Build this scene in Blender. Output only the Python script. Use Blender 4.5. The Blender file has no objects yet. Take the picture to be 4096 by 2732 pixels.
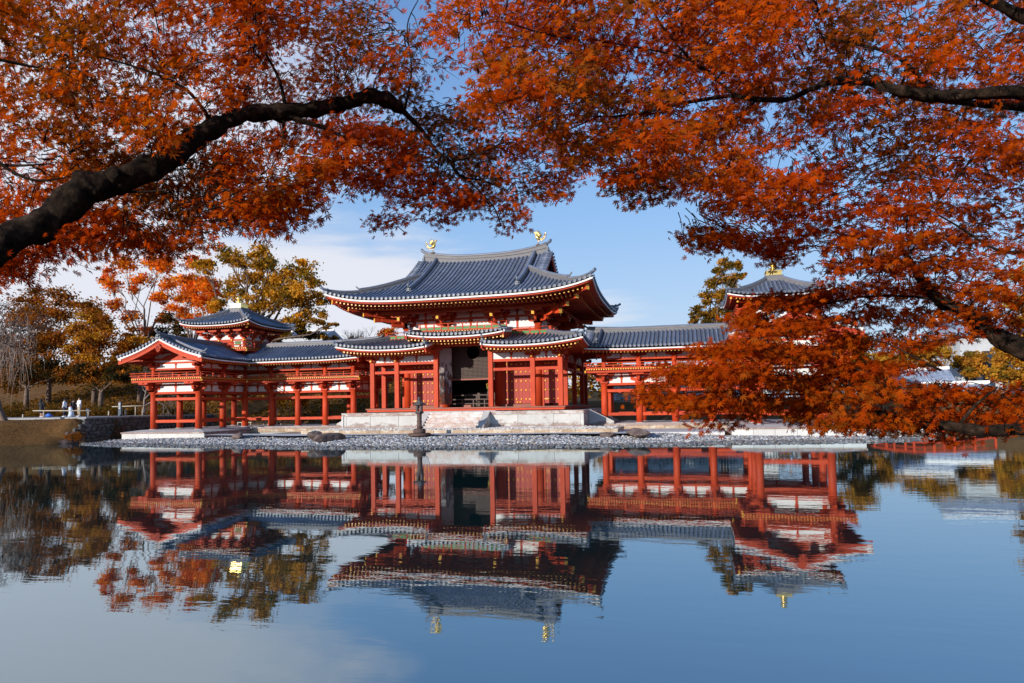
import bpy, math, random
import numpy as np
from math import sin, cos, pi, radians
from mathutils import Vector, Matrix
random.seed(7); RNG = np.random.default_rng(11)
SC = bpy.context.scene; COL = SC.collection

# ------------------------------------------------------------------ camera
CAMP = (15.7055, -46.8464, 2.2593); YAW, PITCH, ROLL = 0.2524, 0.0396, -0.0175
FPX, SHY = 2731.0, 142.717              # focal length and vertical shift in photo pixels (4096 wide)
fw = Vector((-sin(YAW)*cos(PITCH), cos(YAW)*cos(PITCH), sin(PITCH)))
rt = Vector((cos(YAW), sin(YAW), 0.0)); up = rt.cross(fw)
rt2 = rt*cos(ROLL) + up*sin(ROLL); up2 = up*cos(ROLL) - rt*sin(ROLL)
cam = bpy.data.cameras.new('camera'); camo = bpy.data.objects.new('camera', cam); COL.objects.link(camo)
M = Matrix((rt2, up2, -fw)).transposed().to_4x4(); M.translation = Vector(CAMP); camo.matrix_world = M
cam.sensor_width = 36; cam.lens = FPX/4096*36; cam.shift_y = SHY/4096; cam.clip_start = 0.1; cam.clip_end = 3000
SC.camera = camo

def ray(u, v):                          # u, v: place in the photo at 2351 px width
    k = 4096/2351; a = (u*k-2048)/FPX; b = -(v*k-1366-SHY)/FPX
    uu = cos(ROLL)*a - sin(ROLL)*b; vv = sin(ROLL)*a + cos(ROLL)*b
    return rt*uu + up*vv + fw
def at(u, v, D):
    return Vector(CAMP) + ray(u, v)*D
def aty(u, v, y):
    r = ray(u, v); return Vector(CAMP) + r*((y-CAMP[1])/r.y)

# ------------------------------------------------------------------ sky, sun, exposure
SUN_EL, SUN_AZ = radians(13.0), radians(27.0)       # sun behind the camera, to its left
sd = Vector((sin(SUN_AZ)*cos(SUN_EL), cos(SUN_AZ)*cos(SUN_EL), -sin(SUN_EL)))   # way the light travels
W = bpy.data.worlds.new('World'); SC.world = W; W.use_nodes = True
nt = W.node_tree; N = nt.nodes; L = nt.links; N.clear()
def nn(t, **k):
    n = N.new(t)
    for a, b in k.items(): setattr(n, a, b)
    return n
sky = nn('ShaderNodeTexSky', sky_type='NISHITA', sun_disc=False, sun_elevation=radians(13.0),
         sun_rotation=math.atan2(-sd.x, -sd.y), altitude=0, air_density=1.0, dust_density=0.3, ozone_density=3.0)
bg = nn('ShaderNodeBackground'); bg.inputs[1].default_value = 0.15
tc = nn('ShaderNodeTexCoord'); sep = nn('ShaderNodeSeparateXYZ'); L.new(tc.outputs['Generated'], sep.inputs[0])
# cloud layer: flat sheet far overhead, thick towards the west-left, feathering out
zz = nn('ShaderNodeMath', operation='MAXIMUM'); zz.inputs[1].default_value = 0.02; L.new(sep.outputs[2], zz.inputs[0])
zz2 = nn('ShaderNodeMath', operation='ADD'); zz2.inputs[1].default_value = 0.12; L.new(zz.outputs[0], zz2.inputs[0])
dv = nn('ShaderNodeVectorMath', operation='DIVIDE'); L.new(tc.outputs['Generated'], dv.inputs[0])
cz = nn('ShaderNodeCombineXYZ'); [L.new(zz2.outputs[0], cz.inputs[i]) for i in range(3)]; L.new(cz.outputs[0], dv.inputs[1])
mp = nn('ShaderNodeMapping'); mp.inputs['Scale'].default_value = (0.55, 1.0, 0.4); mp.inputs['Rotation'].default_value = (0, 0, radians(-25)); L.new(dv.outputs[0], mp.inputs[0])
cn = nn('ShaderNodeTexNoise'); cn.inputs['Scale'].default_value = 0.9; cn.inputs['Detail'].default_value = 9; cn.inputs['Roughness'].default_value = 0.6; cn.inputs['Distortion'].default_value = 0.35
L.new(mp.outputs[0], cn.inputs[0])
# cloudier towards one side of the sky
azd = nn('ShaderNodeVectorMath', operation='DOT_PRODUCT'); azd.inputs[1].default_value = (-0.80, 0.52, -0.36); L.new(tc.outputs['Generated'], azd.inputs[0])
azm = nn('ShaderNodeMapRange'); azm.inputs[1].default_value = 0.45; azm.inputs[2].default_value = 0.95; azm.inputs[3].default_value = -0.16; azm.inputs[4].default_value = 0.46; L.new(azd.outputs['Value'], azm.inputs[0])
ca = nn('ShaderNodeMath', operation='ADD'); L.new(cn.outputs[0], ca.inputs[0]); L.new(azm.outputs[0], ca.inputs[1])
cr = nn('ShaderNodeMapRange', interpolation_type='SMOOTHSTEP'); cr.inputs[1].default_value = 0.50; cr.inputs[2].default_value = 0.72; cr.inputs[3].default_value = 0; cr.inputs[4].default_value = 0.85; L.new(ca.outputs[0], cr.inputs[0])
mx = nn('ShaderNodeMix', data_type='RGBA'); L.new(cr.outputs[0], mx.inputs[0]); L.new(sky.outputs[0], mx.inputs[6]); mx.inputs[7].default_value = (4.6, 4.6, 4.9, 1)
# pale haze, thick low over the horizon and thinning upwards
hz = nn('ShaderNodeMapRange', interpolation_type='SMOOTHSTEP'); hz.inputs[1].default_value = 0.0; hz.inputs[2].default_value = 0.75; hz.inputs[3].default_value = 0.93; hz.inputs[4].default_value = 0.35; L.new(sep.outputs[2], hz.inputs[0])
hc = nn('ShaderNodeValToRGB'); el = hc.color_ramp.elements; el[0].position = 0.0; el[0].color = (.66, .78, .92, 1); el[1].position = 0.58; el[1].color = (.17, .37, .86, 1); e2 = el.new(0.27); e2.color = (.32, .56, .95, 1); L.new(sep.outputs[2], hc.inputs[0])
hv = nn('ShaderNodeVectorMath', operation='SCALE'); hv.inputs['Scale'].default_value = 5.0; L.new(hc.outputs[0], hv.inputs[0])
mh = nn('ShaderNodeMix', data_type='RGBA'); L.new(hz.outputs[0], mh.inputs[0]); L.new(sky.outputs[0], mh.inputs[6]); L.new(hv.outputs[0], mh.inputs[7]); L.new(mh.outputs[2], mx.inputs[6])
L.new(mx.outputs[2], bg.inputs[0])
out = nn('ShaderNodeOutputWorld'); L.new(bg.outputs[0], out.inputs[0])
ld = bpy.data.lights.new('sun', 'SUN'); ld.energy = 4.2; ld.angle = radians(0.5); ld.color = (1.0, 0.92, 0.83)
lo = bpy.data.objects.new('sun', ld); COL.objects.link(lo); lo.rotation_euler = sd.to_track_quat('-Z', 'Y').to_euler(); lo.location = (-60, -120, 60)
SC.view_settings.view_transform = 'Standard'; SC.view_settings.look = 'None'; SC.view_settings.exposure = 0.32; SC.view_settings.gamma = 1
SC.render.engine = 'CYCLES'; SC.cycles.max_bounces = 7; SC.cycles.transparent_max_bounces = 4; SC.cycles.use_denoising = True
SC.cycles.caustics_reflective = False; SC.cycles.caustics_refractive = False

# ------------------------------------------------------------------ materials
class Mat:
    def __init__(s, name):
        s.m = bpy.data.materials.new(name); s.m.use_nodes = True; s.t = s.m.node_tree; s.N = s.t.nodes; s.L = s.t.links
        s.b = s.N['Principled BSDF']; s.co = s.N.new('ShaderNodeTexCoord')
    def n(s, t, **k):
        n = s.N.new(t)
        for a, b in k.items(): setattr(n, a, b)
        return n
    def link(s, a, b): s.L.new(a, b)
    def noise(s, scale, detail=4, rough=0.55, vec=None, stretch=None, dist=0.0):
        n = s.n('ShaderNodeTexNoise'); n.inputs['Scale'].default_value = scale; n.inputs['Detail'].default_value = detail
        n.inputs['Roughness'].default_value = rough; n.inputs['Distortion'].default_value = dist
        g = s.n('ShaderNodeNewGeometry') if vec is None else None
        v = g.outputs['Position'] if vec is None else vec
        if stretch:
            m = s.n('ShaderNodeMapping'); m.inputs['Scale'].default_value = stretch; s.link(v, m.inputs[0]); v = m.outputs[0]
        s.link(v, n.inputs['Vector']); return n.outputs[0]
    def ramp(s, fac, stops):
        r = s.n('ShaderNodeValToRGB'); e = r.color_ramp.elements
        while len(e) < len(stops): e.new(0.5)
        for i, (p, c) in enumerate(stops): e[i].position = p; e[i].color = (*c, 1)
        s.link(fac, r.inputs[0]); return r.outputs[0]
    def mix(s, f, a, b, mode='MIX'):
        m = s.n('ShaderNodeMix', data_type='RGBA', blend_type=mode)
        for i, v in ((0, f), (6, a), (7, b)):
            if isinstance(v, (int, float)): m.inputs[i].default_value = v
            elif isinstance(v, tuple): m.inputs[i].default_value = (*v, 1)
            else: s.link(v, m.inputs[i])
        return m.outputs[2]
    def bump(s, h, strength=0.3, dist=0.02):
        b = s.n('ShaderNodeBump'); b.inputs['Strength'].default_value = strength; b.inputs['Distance'].default_value = dist
        s.link(h, b.inputs['Height']); s.link(b.outputs[0], s.b.inputs['Normal'])
    def fin(s, col=None, rough=0.6, metal=0.0, spec=0.5):
        if col is not None:
            if isinstance(col, tuple): s.b.inputs['Base Color'].default_value = (*col, 1)
            else: s.link(col, s.b.inputs['Base Color'])
        s.b.inputs['Roughness'].default_value = rough; s.b.inputs['Metallic'].default_value = metal
        s.b.inputs['Specular IOR Level'].default_value = spec
        return s.m
def simple(name, c1, c2, scale=3.0, rough=0.6, metal=0.0, stretch=None, bump=0.0, detail=5, spec=0.5, objvar=0.0):
    m = Mat(name); f = m.noise(scale, detail, stretch=stretch); c = m.ramp(f, [(0.3, c1), (0.7, c2)])
    if objvar:
        oi = m.n('ShaderNodeObjectInfo'); mr = m.n('ShaderNodeMapRange'); mr.inputs[3].default_value = 1-objvar; mr.inputs[4].default_value = 1+objvar
        m.link(oi.outputs['Random'], mr.inputs[0]); hs = m.n('ShaderNodeHueSaturation'); m.link(mr.outputs[0], hs.inputs['Value']); m.link(c, hs.inputs['Color']); c = hs.outputs[0]
    if bump: m.bump(f, bump)
    return m.fin(c, rough, metal, spec)
RED = (0.52, 0.048, 0.016)
MT = {}
m = Mat('vermilion_paint'); f1 = m.noise(1.3, 5); f2 = m.noise(6, 4, stretch=(3, 3, 0.25))
c = m.ramp(f1, [(0.3, (0.42, 0.034, 0.008)), (0.7, (0.56, 0.060, 0.012))]); c = m.mix(0.35, c, m.ramp(f2, [(0.35, (0.34, 0.032, 0.010)), (0.65, (0.62, 0.078, 0.016))])); m.bump(f2, 0.12)
oi = m.n('ShaderNodeObjectInfo'); q = m.n('ShaderNodeMapRange'); q.inputs[3].default_value = .84; q.inputs[4].default_value = 1.12; m.link(oi.outputs['Random'], q.inputs[0]); hs = m.n('ShaderNodeHueSaturation'); m.link(q.outputs[0], hs.inputs['Value']); m.link(c, hs.inputs['Color']); MT['red'] = m.fin(hs.outputs[0], 0.62, spec=0.3)
MT['doorred'] = simple('deep_red_door_paint', (0.30, 0.020, 0.008), (0.40, 0.032, 0.010), 3, 0.6, stretch=(6, 6, .3), bump=.1, objvar=.06)
MT['gold'] = simple('yellow_ochre_paint', (0.80, 0.36, 0.03), (0.92, 0.52, 0.08), 8, 0.45)
MT['goldm'] = simple('gilded_bronze', (0.95, 0.58, 0.12), (1.0, 0.74, 0.30), 6, 0.28, 0.85)
MT['plaster'] = simple('white_plaster', (0.72, 0.70, 0.66), (0.82, 0.80, 0.77), 1.2, 0.8, bump=0.05)
MT['white'] = simple('white_lime_paint', (0.70, 0.68, 0.66), (0.80, 0.79, 0.77), 2.5, 0.7)
MT['tile'] = simple('glazed_grey_roof_tile', (0.080, 0.103, 0.160), (0.150, 0.178, 0.245), 1.1, 0.42, bump=0.08, objvar=0.24)
MT['tileflat'] = simple('dark_roof_tile', (0.035, 0.045, 0.075), (0.07, 0.085, 0.125), 5, 0.5, bump=0.1)
MT['ridge'] = simple('brownish_ridge_tile', (0.10, 0.10, 0.115), (0.19, 0.18, 0.18), 1.8, 0.6, bump=0.2, stretch=(1, 1, 14))
MT['ogre'] = simple('pale_grey_fired_clay', (0.10, 0.12, 0.15), (0.26, 0.28, 0.30), 9, 0.5, bump=0.3)
MT['green'] = simple('green_painted_slats', (0.03, 0.16, 0.035), (0.06, 0.26, 0.06), 4, 0.6, stretch=(1, 1, 6))
m = Mat('weathered_temple_door'); f = m.noise(2.2, 8, 0.65, stretch=(2.5, 2.5, 0.8)); g = m.n('ShaderNodeNewGeometry'); sp = m.n('ShaderNodeSeparateXYZ'); m.link(g.outputs[0], sp.inputs[0])
mr = m.n('ShaderNodeMapRange'); mr.inputs[1].default_value = 2.3; mr.inputs[2].default_value = 6.2; mr.inputs[3].default_value = -0.12; mr.inputs[4].default_value = 0.17; m.link(sp.outputs[2], mr.inputs[0])
ad = m.n('ShaderNodeMath', operation='ADD'); m.link(f, ad.inputs[0]); m.link(mr.outputs[0], ad.inputs[1])
c = m.ramp(ad.outputs[0], [(0.34, (0.30, 0.07, 0.025)), (0.47, (0.06, 0.035, 0.03)), (0.53, (0.10, 0.075, 0.07)), (0.60, (0.42, 0.37, 0.34))]); m.bump(f, 0.3); MT['olddoor'] = m.fin(c, 0.8)
MT['wood'] = simple('dark_aged_wood', (0.035, 0.018, 0.012), (0.10, 0.05, 0.03), 4, 0.6, stretch=(0.4, 6, 6), bump=0.1)
MT['woodred'] = simple('worn_red_brown_wood', (0.16, 0.045, 0.03), (0.34, 0.09, 0.045), 3, 0.6, stretch=(0.5, 5, 5), bump=0.1)
MT['dark'] = simple('interior_shade_wood', (0.012, 0.010, 0.009), (0.03, 0.022, 0.018), 2, 0.8)  # near-black tone: shade of the enclosed parts put into the colour
def stonemat(name, c1, c2, stain, lo, hi, scale=1.5, thr=(0.5, 0.62), ov=0.08):
    m = Mat(name); f = m.noise(scale, 6, 0.6); g = m.noise(14, 5, 0.6); c = m.ramp(f, [(0.3, c1), (0.7, c2)])
    geo = m.n('ShaderNodeNewGeometry'); sp = m.n('ShaderNodeSeparateXYZ'); m.link(geo.outputs[0], sp.inputs[0])
    mr = m.n('ShaderNodeMapRange'); mr.inputs[1].default_value = lo; mr.inputs[2].default_value = hi; mr.inputs[3].default_value = 0.16; mr.inputs[4].default_value = -0.10; m.link(sp.outputs[2], mr.inputs[0])
    st = m.noise(1.6, 7, 0.68, stretch=(1, 1, 2.2)); ad = m.n('ShaderNodeMath', operation='ADD'); m.link(st, ad.inputs[0]); m.link(mr.outputs[0], ad.inputs[1])
    k = m.n('ShaderNodeMapRange'); k.inputs[1].default_value = thr[0]; k.inputs[2].default_value = thr[1]; k.inputs[4].default_value = 0.85; m.link(ad.outputs[0], k.inputs[0])
    c = m.mix(k.outputs[0], c, m.ramp(g, [(0.35, stain), (0.7, tuple(x*2.2 for x in stain))]))
    c = m.mix(0.25, c, m.ramp(g, [(0.3, tuple(x*0.6 for x in c1)), (0.7, c2)]))
    oi = m.n('ShaderNodeObjectInfo'); q = m.n('ShaderNodeMapRange'); q.inputs[3].default_value = 1-ov; q.inputs[4].default_value = 1+ov
    m.link(oi.outputs['Random'], q.inputs[0]); hs = m.n('ShaderNodeHueSaturation'); m.link(q.outputs[0], hs.inputs['Value']); m.link(c, hs.inputs['Color'])
    m.bump(g, 0.35, 0.01); return m.fin(hs.outputs[0], 0.75)
MT['slab'] = stonemat('pale_podium_granite', (0.46, 0.45, 0.43), (0.58, 0.57, 0.54), (0.13, 0.07, 0.05), 0.75, 1.2)
MT['slabw'] = stonemat('white_platform_stone', (0.56, 0.56, 0.55), (0.66, 0.66, 0.64), (0.20, 0.14, 0.10), -0.4, 0.25, thr=(0.56, 0.70))
MT['coping'] = stonemat('stained_coping_stone', (0.42, 0.38, 0.35), (0.60, 0.56, 0.52), (0.16, 0.075, 0.055), 0.0, 4.0, thr=(0.47, 0.60))
MT['step'] = stonemat('pinkish_step_stone', (0.54, 0.50, 0.47), (0.66, 0.62, 0.59), (0.30, 0.19, 0.15), 0.5, 3.0, thr=(0.52, 0.64))
MT['kerb'] = stonemat('ochre_stained_kerb_stone', (0.48, 0.42, 0.33), (0.62, 0.58, 0.50), (0.20, 0.10, 0.03), 0.3, 1.0, scale=2.5, thr=(0.42, 0.60), ov=0.15)
MT['floor'] = stonemat('lime_floor', (0.42, 0.42, 0.41), (0.56, 0.55, 0.53), (0.20, 0.13, 0.10), -3.0, -1.0, thr=(0.56, 0.70))
MT['lantern'] = stonemat('rusty_bronze_lantern_stone', (0.055, 0.052, 0.055), (0.12, 0.10, 0.095), (0.07, 0.03, 0.018), 0.4, 2.6, scale=5, thr=(0.42, 0.6))
MT['rock'] = stonemat('shore_boulder', (0.10, 0.075, 0.065), (0.24, 0.18, 0.15), (0.05, 0.025, 0.02), 0.0, 1.0, scale=3, thr=(0.42, 0.58), ov=0.2)
MT['wallstone'] = stonemat('lichened_rubble', (0.07, 0.075, 0.08), (0.17, 0.17, 0.165), (0.05, 0.045, 0.03), -1.0, 3.0, scale=3, ov=0.35)
MT['bamboo'] = simple('weathered_bamboo', (0.34, 0.28, 0.20), (0.52, 0.44, 0.33), 6, 0.6)
MT['concrete'] = simple('grey_path_surface', (0.26, 0.26, 0.27), (0.36, 0.36, 0.36), 2, 0.8, bump=0.1)
m = Mat('dark_mottled_bark'); f = m.noise(16, 8, .7); g = m.noise(5, 5, .6); c = m.ramp(f, [(.38, (.006, .005, .004)), (.55, (.035, .022, .015)), (.7, (.085, .058, .042))]); c = m.mix(m.ramp(g, [(.45, (0, 0, 0)), (.6, (1, 1, 1))]), c, m.mix(.5, c, (.008, .007, .006))); m.bump(f, 1.0, .02); MT['bark'] = m.fin(c, 1.0, spec=0.05)
MT['barkb'] = simple('mid_brown_bark', (0.07, 0.045, 0.032), (0.19, 0.13, 0.10), 4, 0.85, bump=0.4)  # plain brown bark colour, varied by noise
MT['barkp'] = simple('pale_bare_bark', (0.12, 0.085, 0.07), (0.27, 0.21, 0.18), 4, 0.85, bump=0.3)
def attrmat(name, rough=0.7, trans=0.0, tint=1.0, spec=0.3):
    m = Mat(name); a = m.n('ShaderNodeAttribute', attribute_name='Col'); m.fin(a.outputs['Color'], rough, spec=spec)
    if trans:
        tr = m.n('ShaderNodeBsdfTranslucent'); hs = m.n('ShaderNodeHueSaturation'); hs.inputs['Value'].default_value = tint; hs.inputs['Saturation'].default_value = 1.1
        m.link(a.outputs['Color'], hs.inputs['Color']); m.link(hs.outputs[0], tr.inputs[0])
        ms = m.n('ShaderNodeMixShader'); ms.inputs[0].default_value = trans; m.link(m.b.outputs[0], ms.inputs[1]); m.link(tr.outputs[0], ms.inputs[2]); m.link(ms.outputs[0], m.N['Material Output'].inputs[0])
    return m.m
MT['leafc'] = attrmat('autumn_leaf', 0.8, 0.5, 1.5, spec=0.0)
MT['treeleaf'] = attrmat('tree_foliage', 0.8, 0.4, 1.4, spec=0.05)
MT['pebble'] = attrmat('beach_pebble', 0.6)
m = Mat('small_maple_leaf'); oi = m.n('ShaderNodeObjectInfo')
c = m.ramp(oi.outputs['Random'], [(0.0, (0.26, 0.026, 0.003)), (0.4, (0.40, 0.052, 0.004)), (0.75, (0.48, 0.080, 0.005)), (1.0, (0.28, 0.09, 0.012))]); m.fin(c, 0.8, spec=0.0)
tr = m.n('ShaderNodeBsdfTranslucent'); m.link(c, tr.inputs[0]); ms = m.n('ShaderNodeMixShader'); ms.inputs[0].default_value = 0.45
m.link(m.b.outputs[0], ms.inputs[1]); m.link(tr.outputs[0], ms.inputs[2]); m.link(ms.outputs[0], m.N['Material Output'].inputs[0]); MT['leaf1'] = m.m

# ------------------------------------------------------------------ mesh building
class MB:
    def __init__(s): s.v = []; s.f = []; s.m = []; s.s = []
    def add(s, vs, fs, mi=0, sm=False):
        o = len(s.v); s.v += [tuple(p) for p in vs]
        for f in fs: s.f.append(tuple(i+o for i in f)); s.m.append(mi); s.s.append(sm)
        return s
    def box(s, x0, x1, y0, y1, z0, z1, mi=0, T=None):
        v = [(x, y, z) for z in (z0, z1) for y in (y0, y1) for x in (x0, x1)]
        if T: v = [T @ Vector(p) for p in v]
        return s.add(v, [(0, 2, 3, 1), (4, 5, 7, 6), (0, 1, 5, 4), (2, 6, 7, 3), (0, 4, 6, 2), (1, 3, 7, 5)], mi)
    def bar(s, a, b, w, h, mi=0, mi_end=None, round=0):       # bar from a to b, w across, h high
        a = Vector(a); b = Vector(b); d = (b-a).normalized(); r = d.cross(Vector((0, 0, 1)))
        r = r.normalized() if r.length > 1e-4 else Vector((1, 0, 0)); u = r.cross(d)
        if round:
            sec = [(cos(2*pi*i/round)*w/2, sin(2*pi*i/round)*h/2) for i in range(round)]
        else: sec = [(-w/2, -h/2), (w/2, -h/2), (w/2, h/2), (-w/2, h/2)]
        n = len(sec); v = [p + r*x + u*y for p in (a, b) for x, y in sec]
        s.add(v, [(i, (i+1) % n, n+(i+1) % n, n+i) for i in range(n)], mi, bool(round))
        me = mi if mi_end is None else mi_end
        o = len(s.v)-2*n
        s.f += [tuple(o+i for i in range(n))[::-1]]; s.m.append(me); s.s.append(False)
        s.f += [tuple(o+n+i for i in range(n))]; s.m.append(mi); s.s.append(False)
        return s
    def tube(s, pts, rad, n=8, mi=0, caps=True, sm=True):
        pts = [Vector(p) for p in pts]; k = len(pts); o = len(s.v)
        if not hasattr(rad, '__len__'): rad = [rad]*k
        pr = None
        for i, p in enumerate(pts):
            d = (pts[min(i+1, k-1)] - pts[max(i-1, 0)]).normalized()
            if pr is None: pr = d.orthogonal().normalized()
            else: pr = (pr - d*pr.dot(d)).normalized()
            q = d.cross(pr)
            s.v += [tuple(p + (pr*cos(2*pi*j/n) + q*sin(2*pi*j/n))*rad[i]) for j in range(n)]
        for i in range(k-1):
            for j in range(n):
                s.f.append((o+i*n+j, o+i*n+(j+1) % n, o+(i+1)*n+(j+1) % n, o+(i+1)*n+j)); s.m.append(mi); s.s.append(sm)
        if caps:
            s.f.append(tuple(o+j for j in range(n))[::-1]); s.f.append(tuple(o+(k-1)*n+j for j in range(n))); s.m += [mi, mi]; s.s += [False, False]
        return s
    def sweep(s, pts, sec, side, mi=0, upv=Vector((0, 0, 1)), caps=True, closed=True):   # section (across, up) carried along pts; side(i)-> across vector
        o = len(s.v); n = len(sec); k = len(pts)
        for i, p in enumerate(pts):
            a = side(i) if callable(side) else side
            s.v += [tuple(Vector(p) + a*x + upv*y) for x, y in sec]
        for i in range(k-1):
            for j in range(n if closed else n-1):
                s.f.append((o+i*n+j, o+i*n+(j+1) % n, o+(i+1)*n+(j+1) % n, o+(i+1)*n+j)); s.m.append(mi); s.s.append(False)
        if caps and closed:
            s.f.append(tuple(o+j for j in range(n))[::-1]); s.f.append(tuple(o+(k-1)*n+j for j in range(n))); s.m += [mi, mi]; s.s += [False, False]
        return s
    def lathe(s, c, prof, n=16, mi=0, sm=True):
        o = len(s.v); k = len(prof)
        for r, z in prof: s.v += [(c[0]+r*cos(2*pi*j/n), c[1]+r*sin(2*pi*j/n), c[2]+z) for j in range(n)]
        for i in range(k-1):
            for j in range(n):
                s.f.append((o+i*n+j, o+i*n+(j+1) % n, o+(i+1)*n+(j+1) % n, o+(i+1)*n+j)); s.m.append(mi); s.s.append(sm)
        s.f.append(tuple(o+j for j in range(n))[::-1]); s.f.append(tuple(o+(k-1)*n+j for j in range(n))); s.m += [mi, mi]; s.s += [False, False]
        return s
    def prism(s, poly, O, A, B, D, mi=0):        # polygon (a,b) in plane O+a*A+b*B, thickness vector D
        O, A, B, D = Vector(O), Vector(A), Vector(B), Vector(D); n = len(poly)
        v = [O+A*a+B*b - D/2 for a, b in poly] + [O+A*a+B*b + D/2 for a, b in poly]
        return s.add(v, [tuple(range(n))[::-1], tuple(range(n, 2*n))] + [(i, (i+1) % n, n+(i+1) % n, n+i) for i in range(n)], mi)
    def mesh(s, name, mats):
        me = bpy.data.meshes.new(name); me.from_pydata(s.v, [], s.f)
        for m in (mats if isinstance(mats, (list, tuple)) else [mats]): me.materials.append(MT[m] if isinstance(m, str) else m)
        me.polygons.foreach_set('material_index', s.m); me.polygons.foreach_set('use_smooth', s.s); me.update(); return me
    def build(s, name, mats, parent=None, **k): return ob(name, s.mesh(name, mats), parent, **k)
def ob(name, data, parent=None, loc=None, rot=None, **k):
    o = bpy.data.objects.new(name, data); COL.objects.link(o)
    if parent: o.parent = parent
    if loc is not None: o.location = loc
    if rot is not None: o.rotation_euler = rot
    for a, b in k.items(): o[a] = b
    return o
def empty(name, label, cat, loc=(0, 0, 0), group=None, rz=0):
    o = ob(name, None, None, loc, (0, 0, rz), label=label, category=cat)
    if group: o['group'] = group
    o.empty_display_size = 0.3
    return o
def copy_tree(o, parent=None):
    c = o.copy(); COL.objects.link(c); c.parent = parent
    for ch in [x for x in o.children]: copy_tree(ch, c)
    return c
def npmesh(name, V, Fq, mat, col=None, nper=4, smooth=False):     # V (n,3), Fq (m,nper) numpy
    me = bpy.data.meshes.new(name); V = np.asarray(V, np.float32); Fq = np.asarray(Fq, np.int32); nf = len(Fq)
    me.vertices.add(len(V)); me.vertices.foreach_set('co', V.ravel()); me.loops.add(nf*nper); me.loops.foreach_set('vertex_index', Fq.ravel())
    me.polygons.add(nf); me.polygons.foreach_set('loop_start', np.arange(0, nf*nper, nper, dtype=np.int32)); me.polygons.foreach_set('loop_total', np.full(nf, nper, np.int32))
    if smooth: me.polygons.foreach_set('use_smooth', np.ones(nf, bool))
    me.update(calc_edges=True)
    if col is not None:
        a = me.color_attributes.new('Col', 'FLOAT_COLOR', 'POINT'); c4 = np.ones((len(V), 4), np.float32); c4[:, :3] = col; a.data.foreach_set('color', c4.ravel())
    me.materials.append(MT[mat] if isinstance(mat, str) else mat); return me
X, Y, Z = Vector((1, 0, 0)), Vector((0, 1, 0)), Vector((0, 0, 1))
# ------------------------------------------------------------------ tiled roofs
class Side:            # one slope: s runs along the eave, t inwards and up; z(s,t) is the tile bed
    def __init__(q, O, es, et, z): q.O = Vector(O); q.es = Vector(es); q.et = Vector(et); q.z = z
    def p(q, s, t, dz=0.0):
        r = q.O + q.es*s + q.et*t; return Vector((r.x, r.y, q.z(s, t)+dz))
def roll(parent, sd_, s, t0, t1, r=0.085, cap=True, n=7, name='tile_roll'):
    if t1-t0 < 0.12: return
    mb = MB(); k = max(2, min(n, int((t1-t0)/0.45)+2)); ns = 6; pts = [sd_.p(s, t0+(t1-t0)*i/(k-1), 0.03) for i in range(k)]
    sec = [(cos(pi*j/(ns-1))*r, sin(pi*j/(ns-1))*r) for j in range(ns)]
    mb.sweep(pts, sec, sd_.es, closed=False, caps=False); mb.s = [True]*len(mb.s)
    if cap:
        c = pts[0]; a = -sd_.et; R = r*1.25; m = 10; o = len(mb.v)
        for rr, dd in ((R, -0.02), (R, 0.05), (R*0.72, 0.05), (R*0.66, 0.03)):
            mb.v += [tuple(c + Z*(0.02) + a*dd + sd_.es*cos(2*pi*j/m)*rr + Z*sin(2*pi*j/m)*rr) for j in range(m)]
        for i in range(3):
            for j in range(m): mb.f.append((o+i*m+j, o+i*m+(j+1) % m, o+(i+1)*m+(j+1) % m, o+(i+1)*m+j)); mb.m.append(1 if i == 1 else 0); mb.s.append(False)
        mb.f.append(tuple(o+3*m+j for j in range(m))); mb.m.append(0); mb.s.append(False)
    else:
        e = pts[0]; o = len(mb.v); mb.v += [tuple(e+sd_.es*x+Z*y) for x, y in sec]; mb.f.append(tuple(range(o, o+ns))); mb.m.append(0); mb.s.append(False)
    mb.build(name, ['tile', 'ogre'], parent)
def sheet(mb, sd_, ss, tmin, tmax, dt=0.26, dz=0.0, step=0.035, mi=0):    # stepped tile bed or plain soffit
    T = max(tmax(s) for s in ss); k = max(1, int(round(T/dt)))
    for a, b in zip(ss[:-1], ss[1:]):
        for i in range(k):
            t0, t1 = T*i/k, T*(i+1)/k
            A0, A1 = [min(max(t, tmin(a)), tmax(a)) for t in (t0, t1)]; B0, B1 = [min(max(t, tmin(b)), tmax(b)) for t in (t0, t1)]
            if A1-A0 < 1e-5 and B1-B0 < 1e-5: continue
            v = [sd_.p(a, A0, dz+step), sd_.p(b, B0, dz+step), sd_.p(b, B1, dz), sd_.p(a, A1, dz)]
            mb.add(v, [(0, 1, 2, 3)], mi)
            if step: mb.add([sd_.p(a, A0, dz), sd_.p(b, B0, dz), v[1], v[0]], [(0, 1, 2, 3)], mi)
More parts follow.
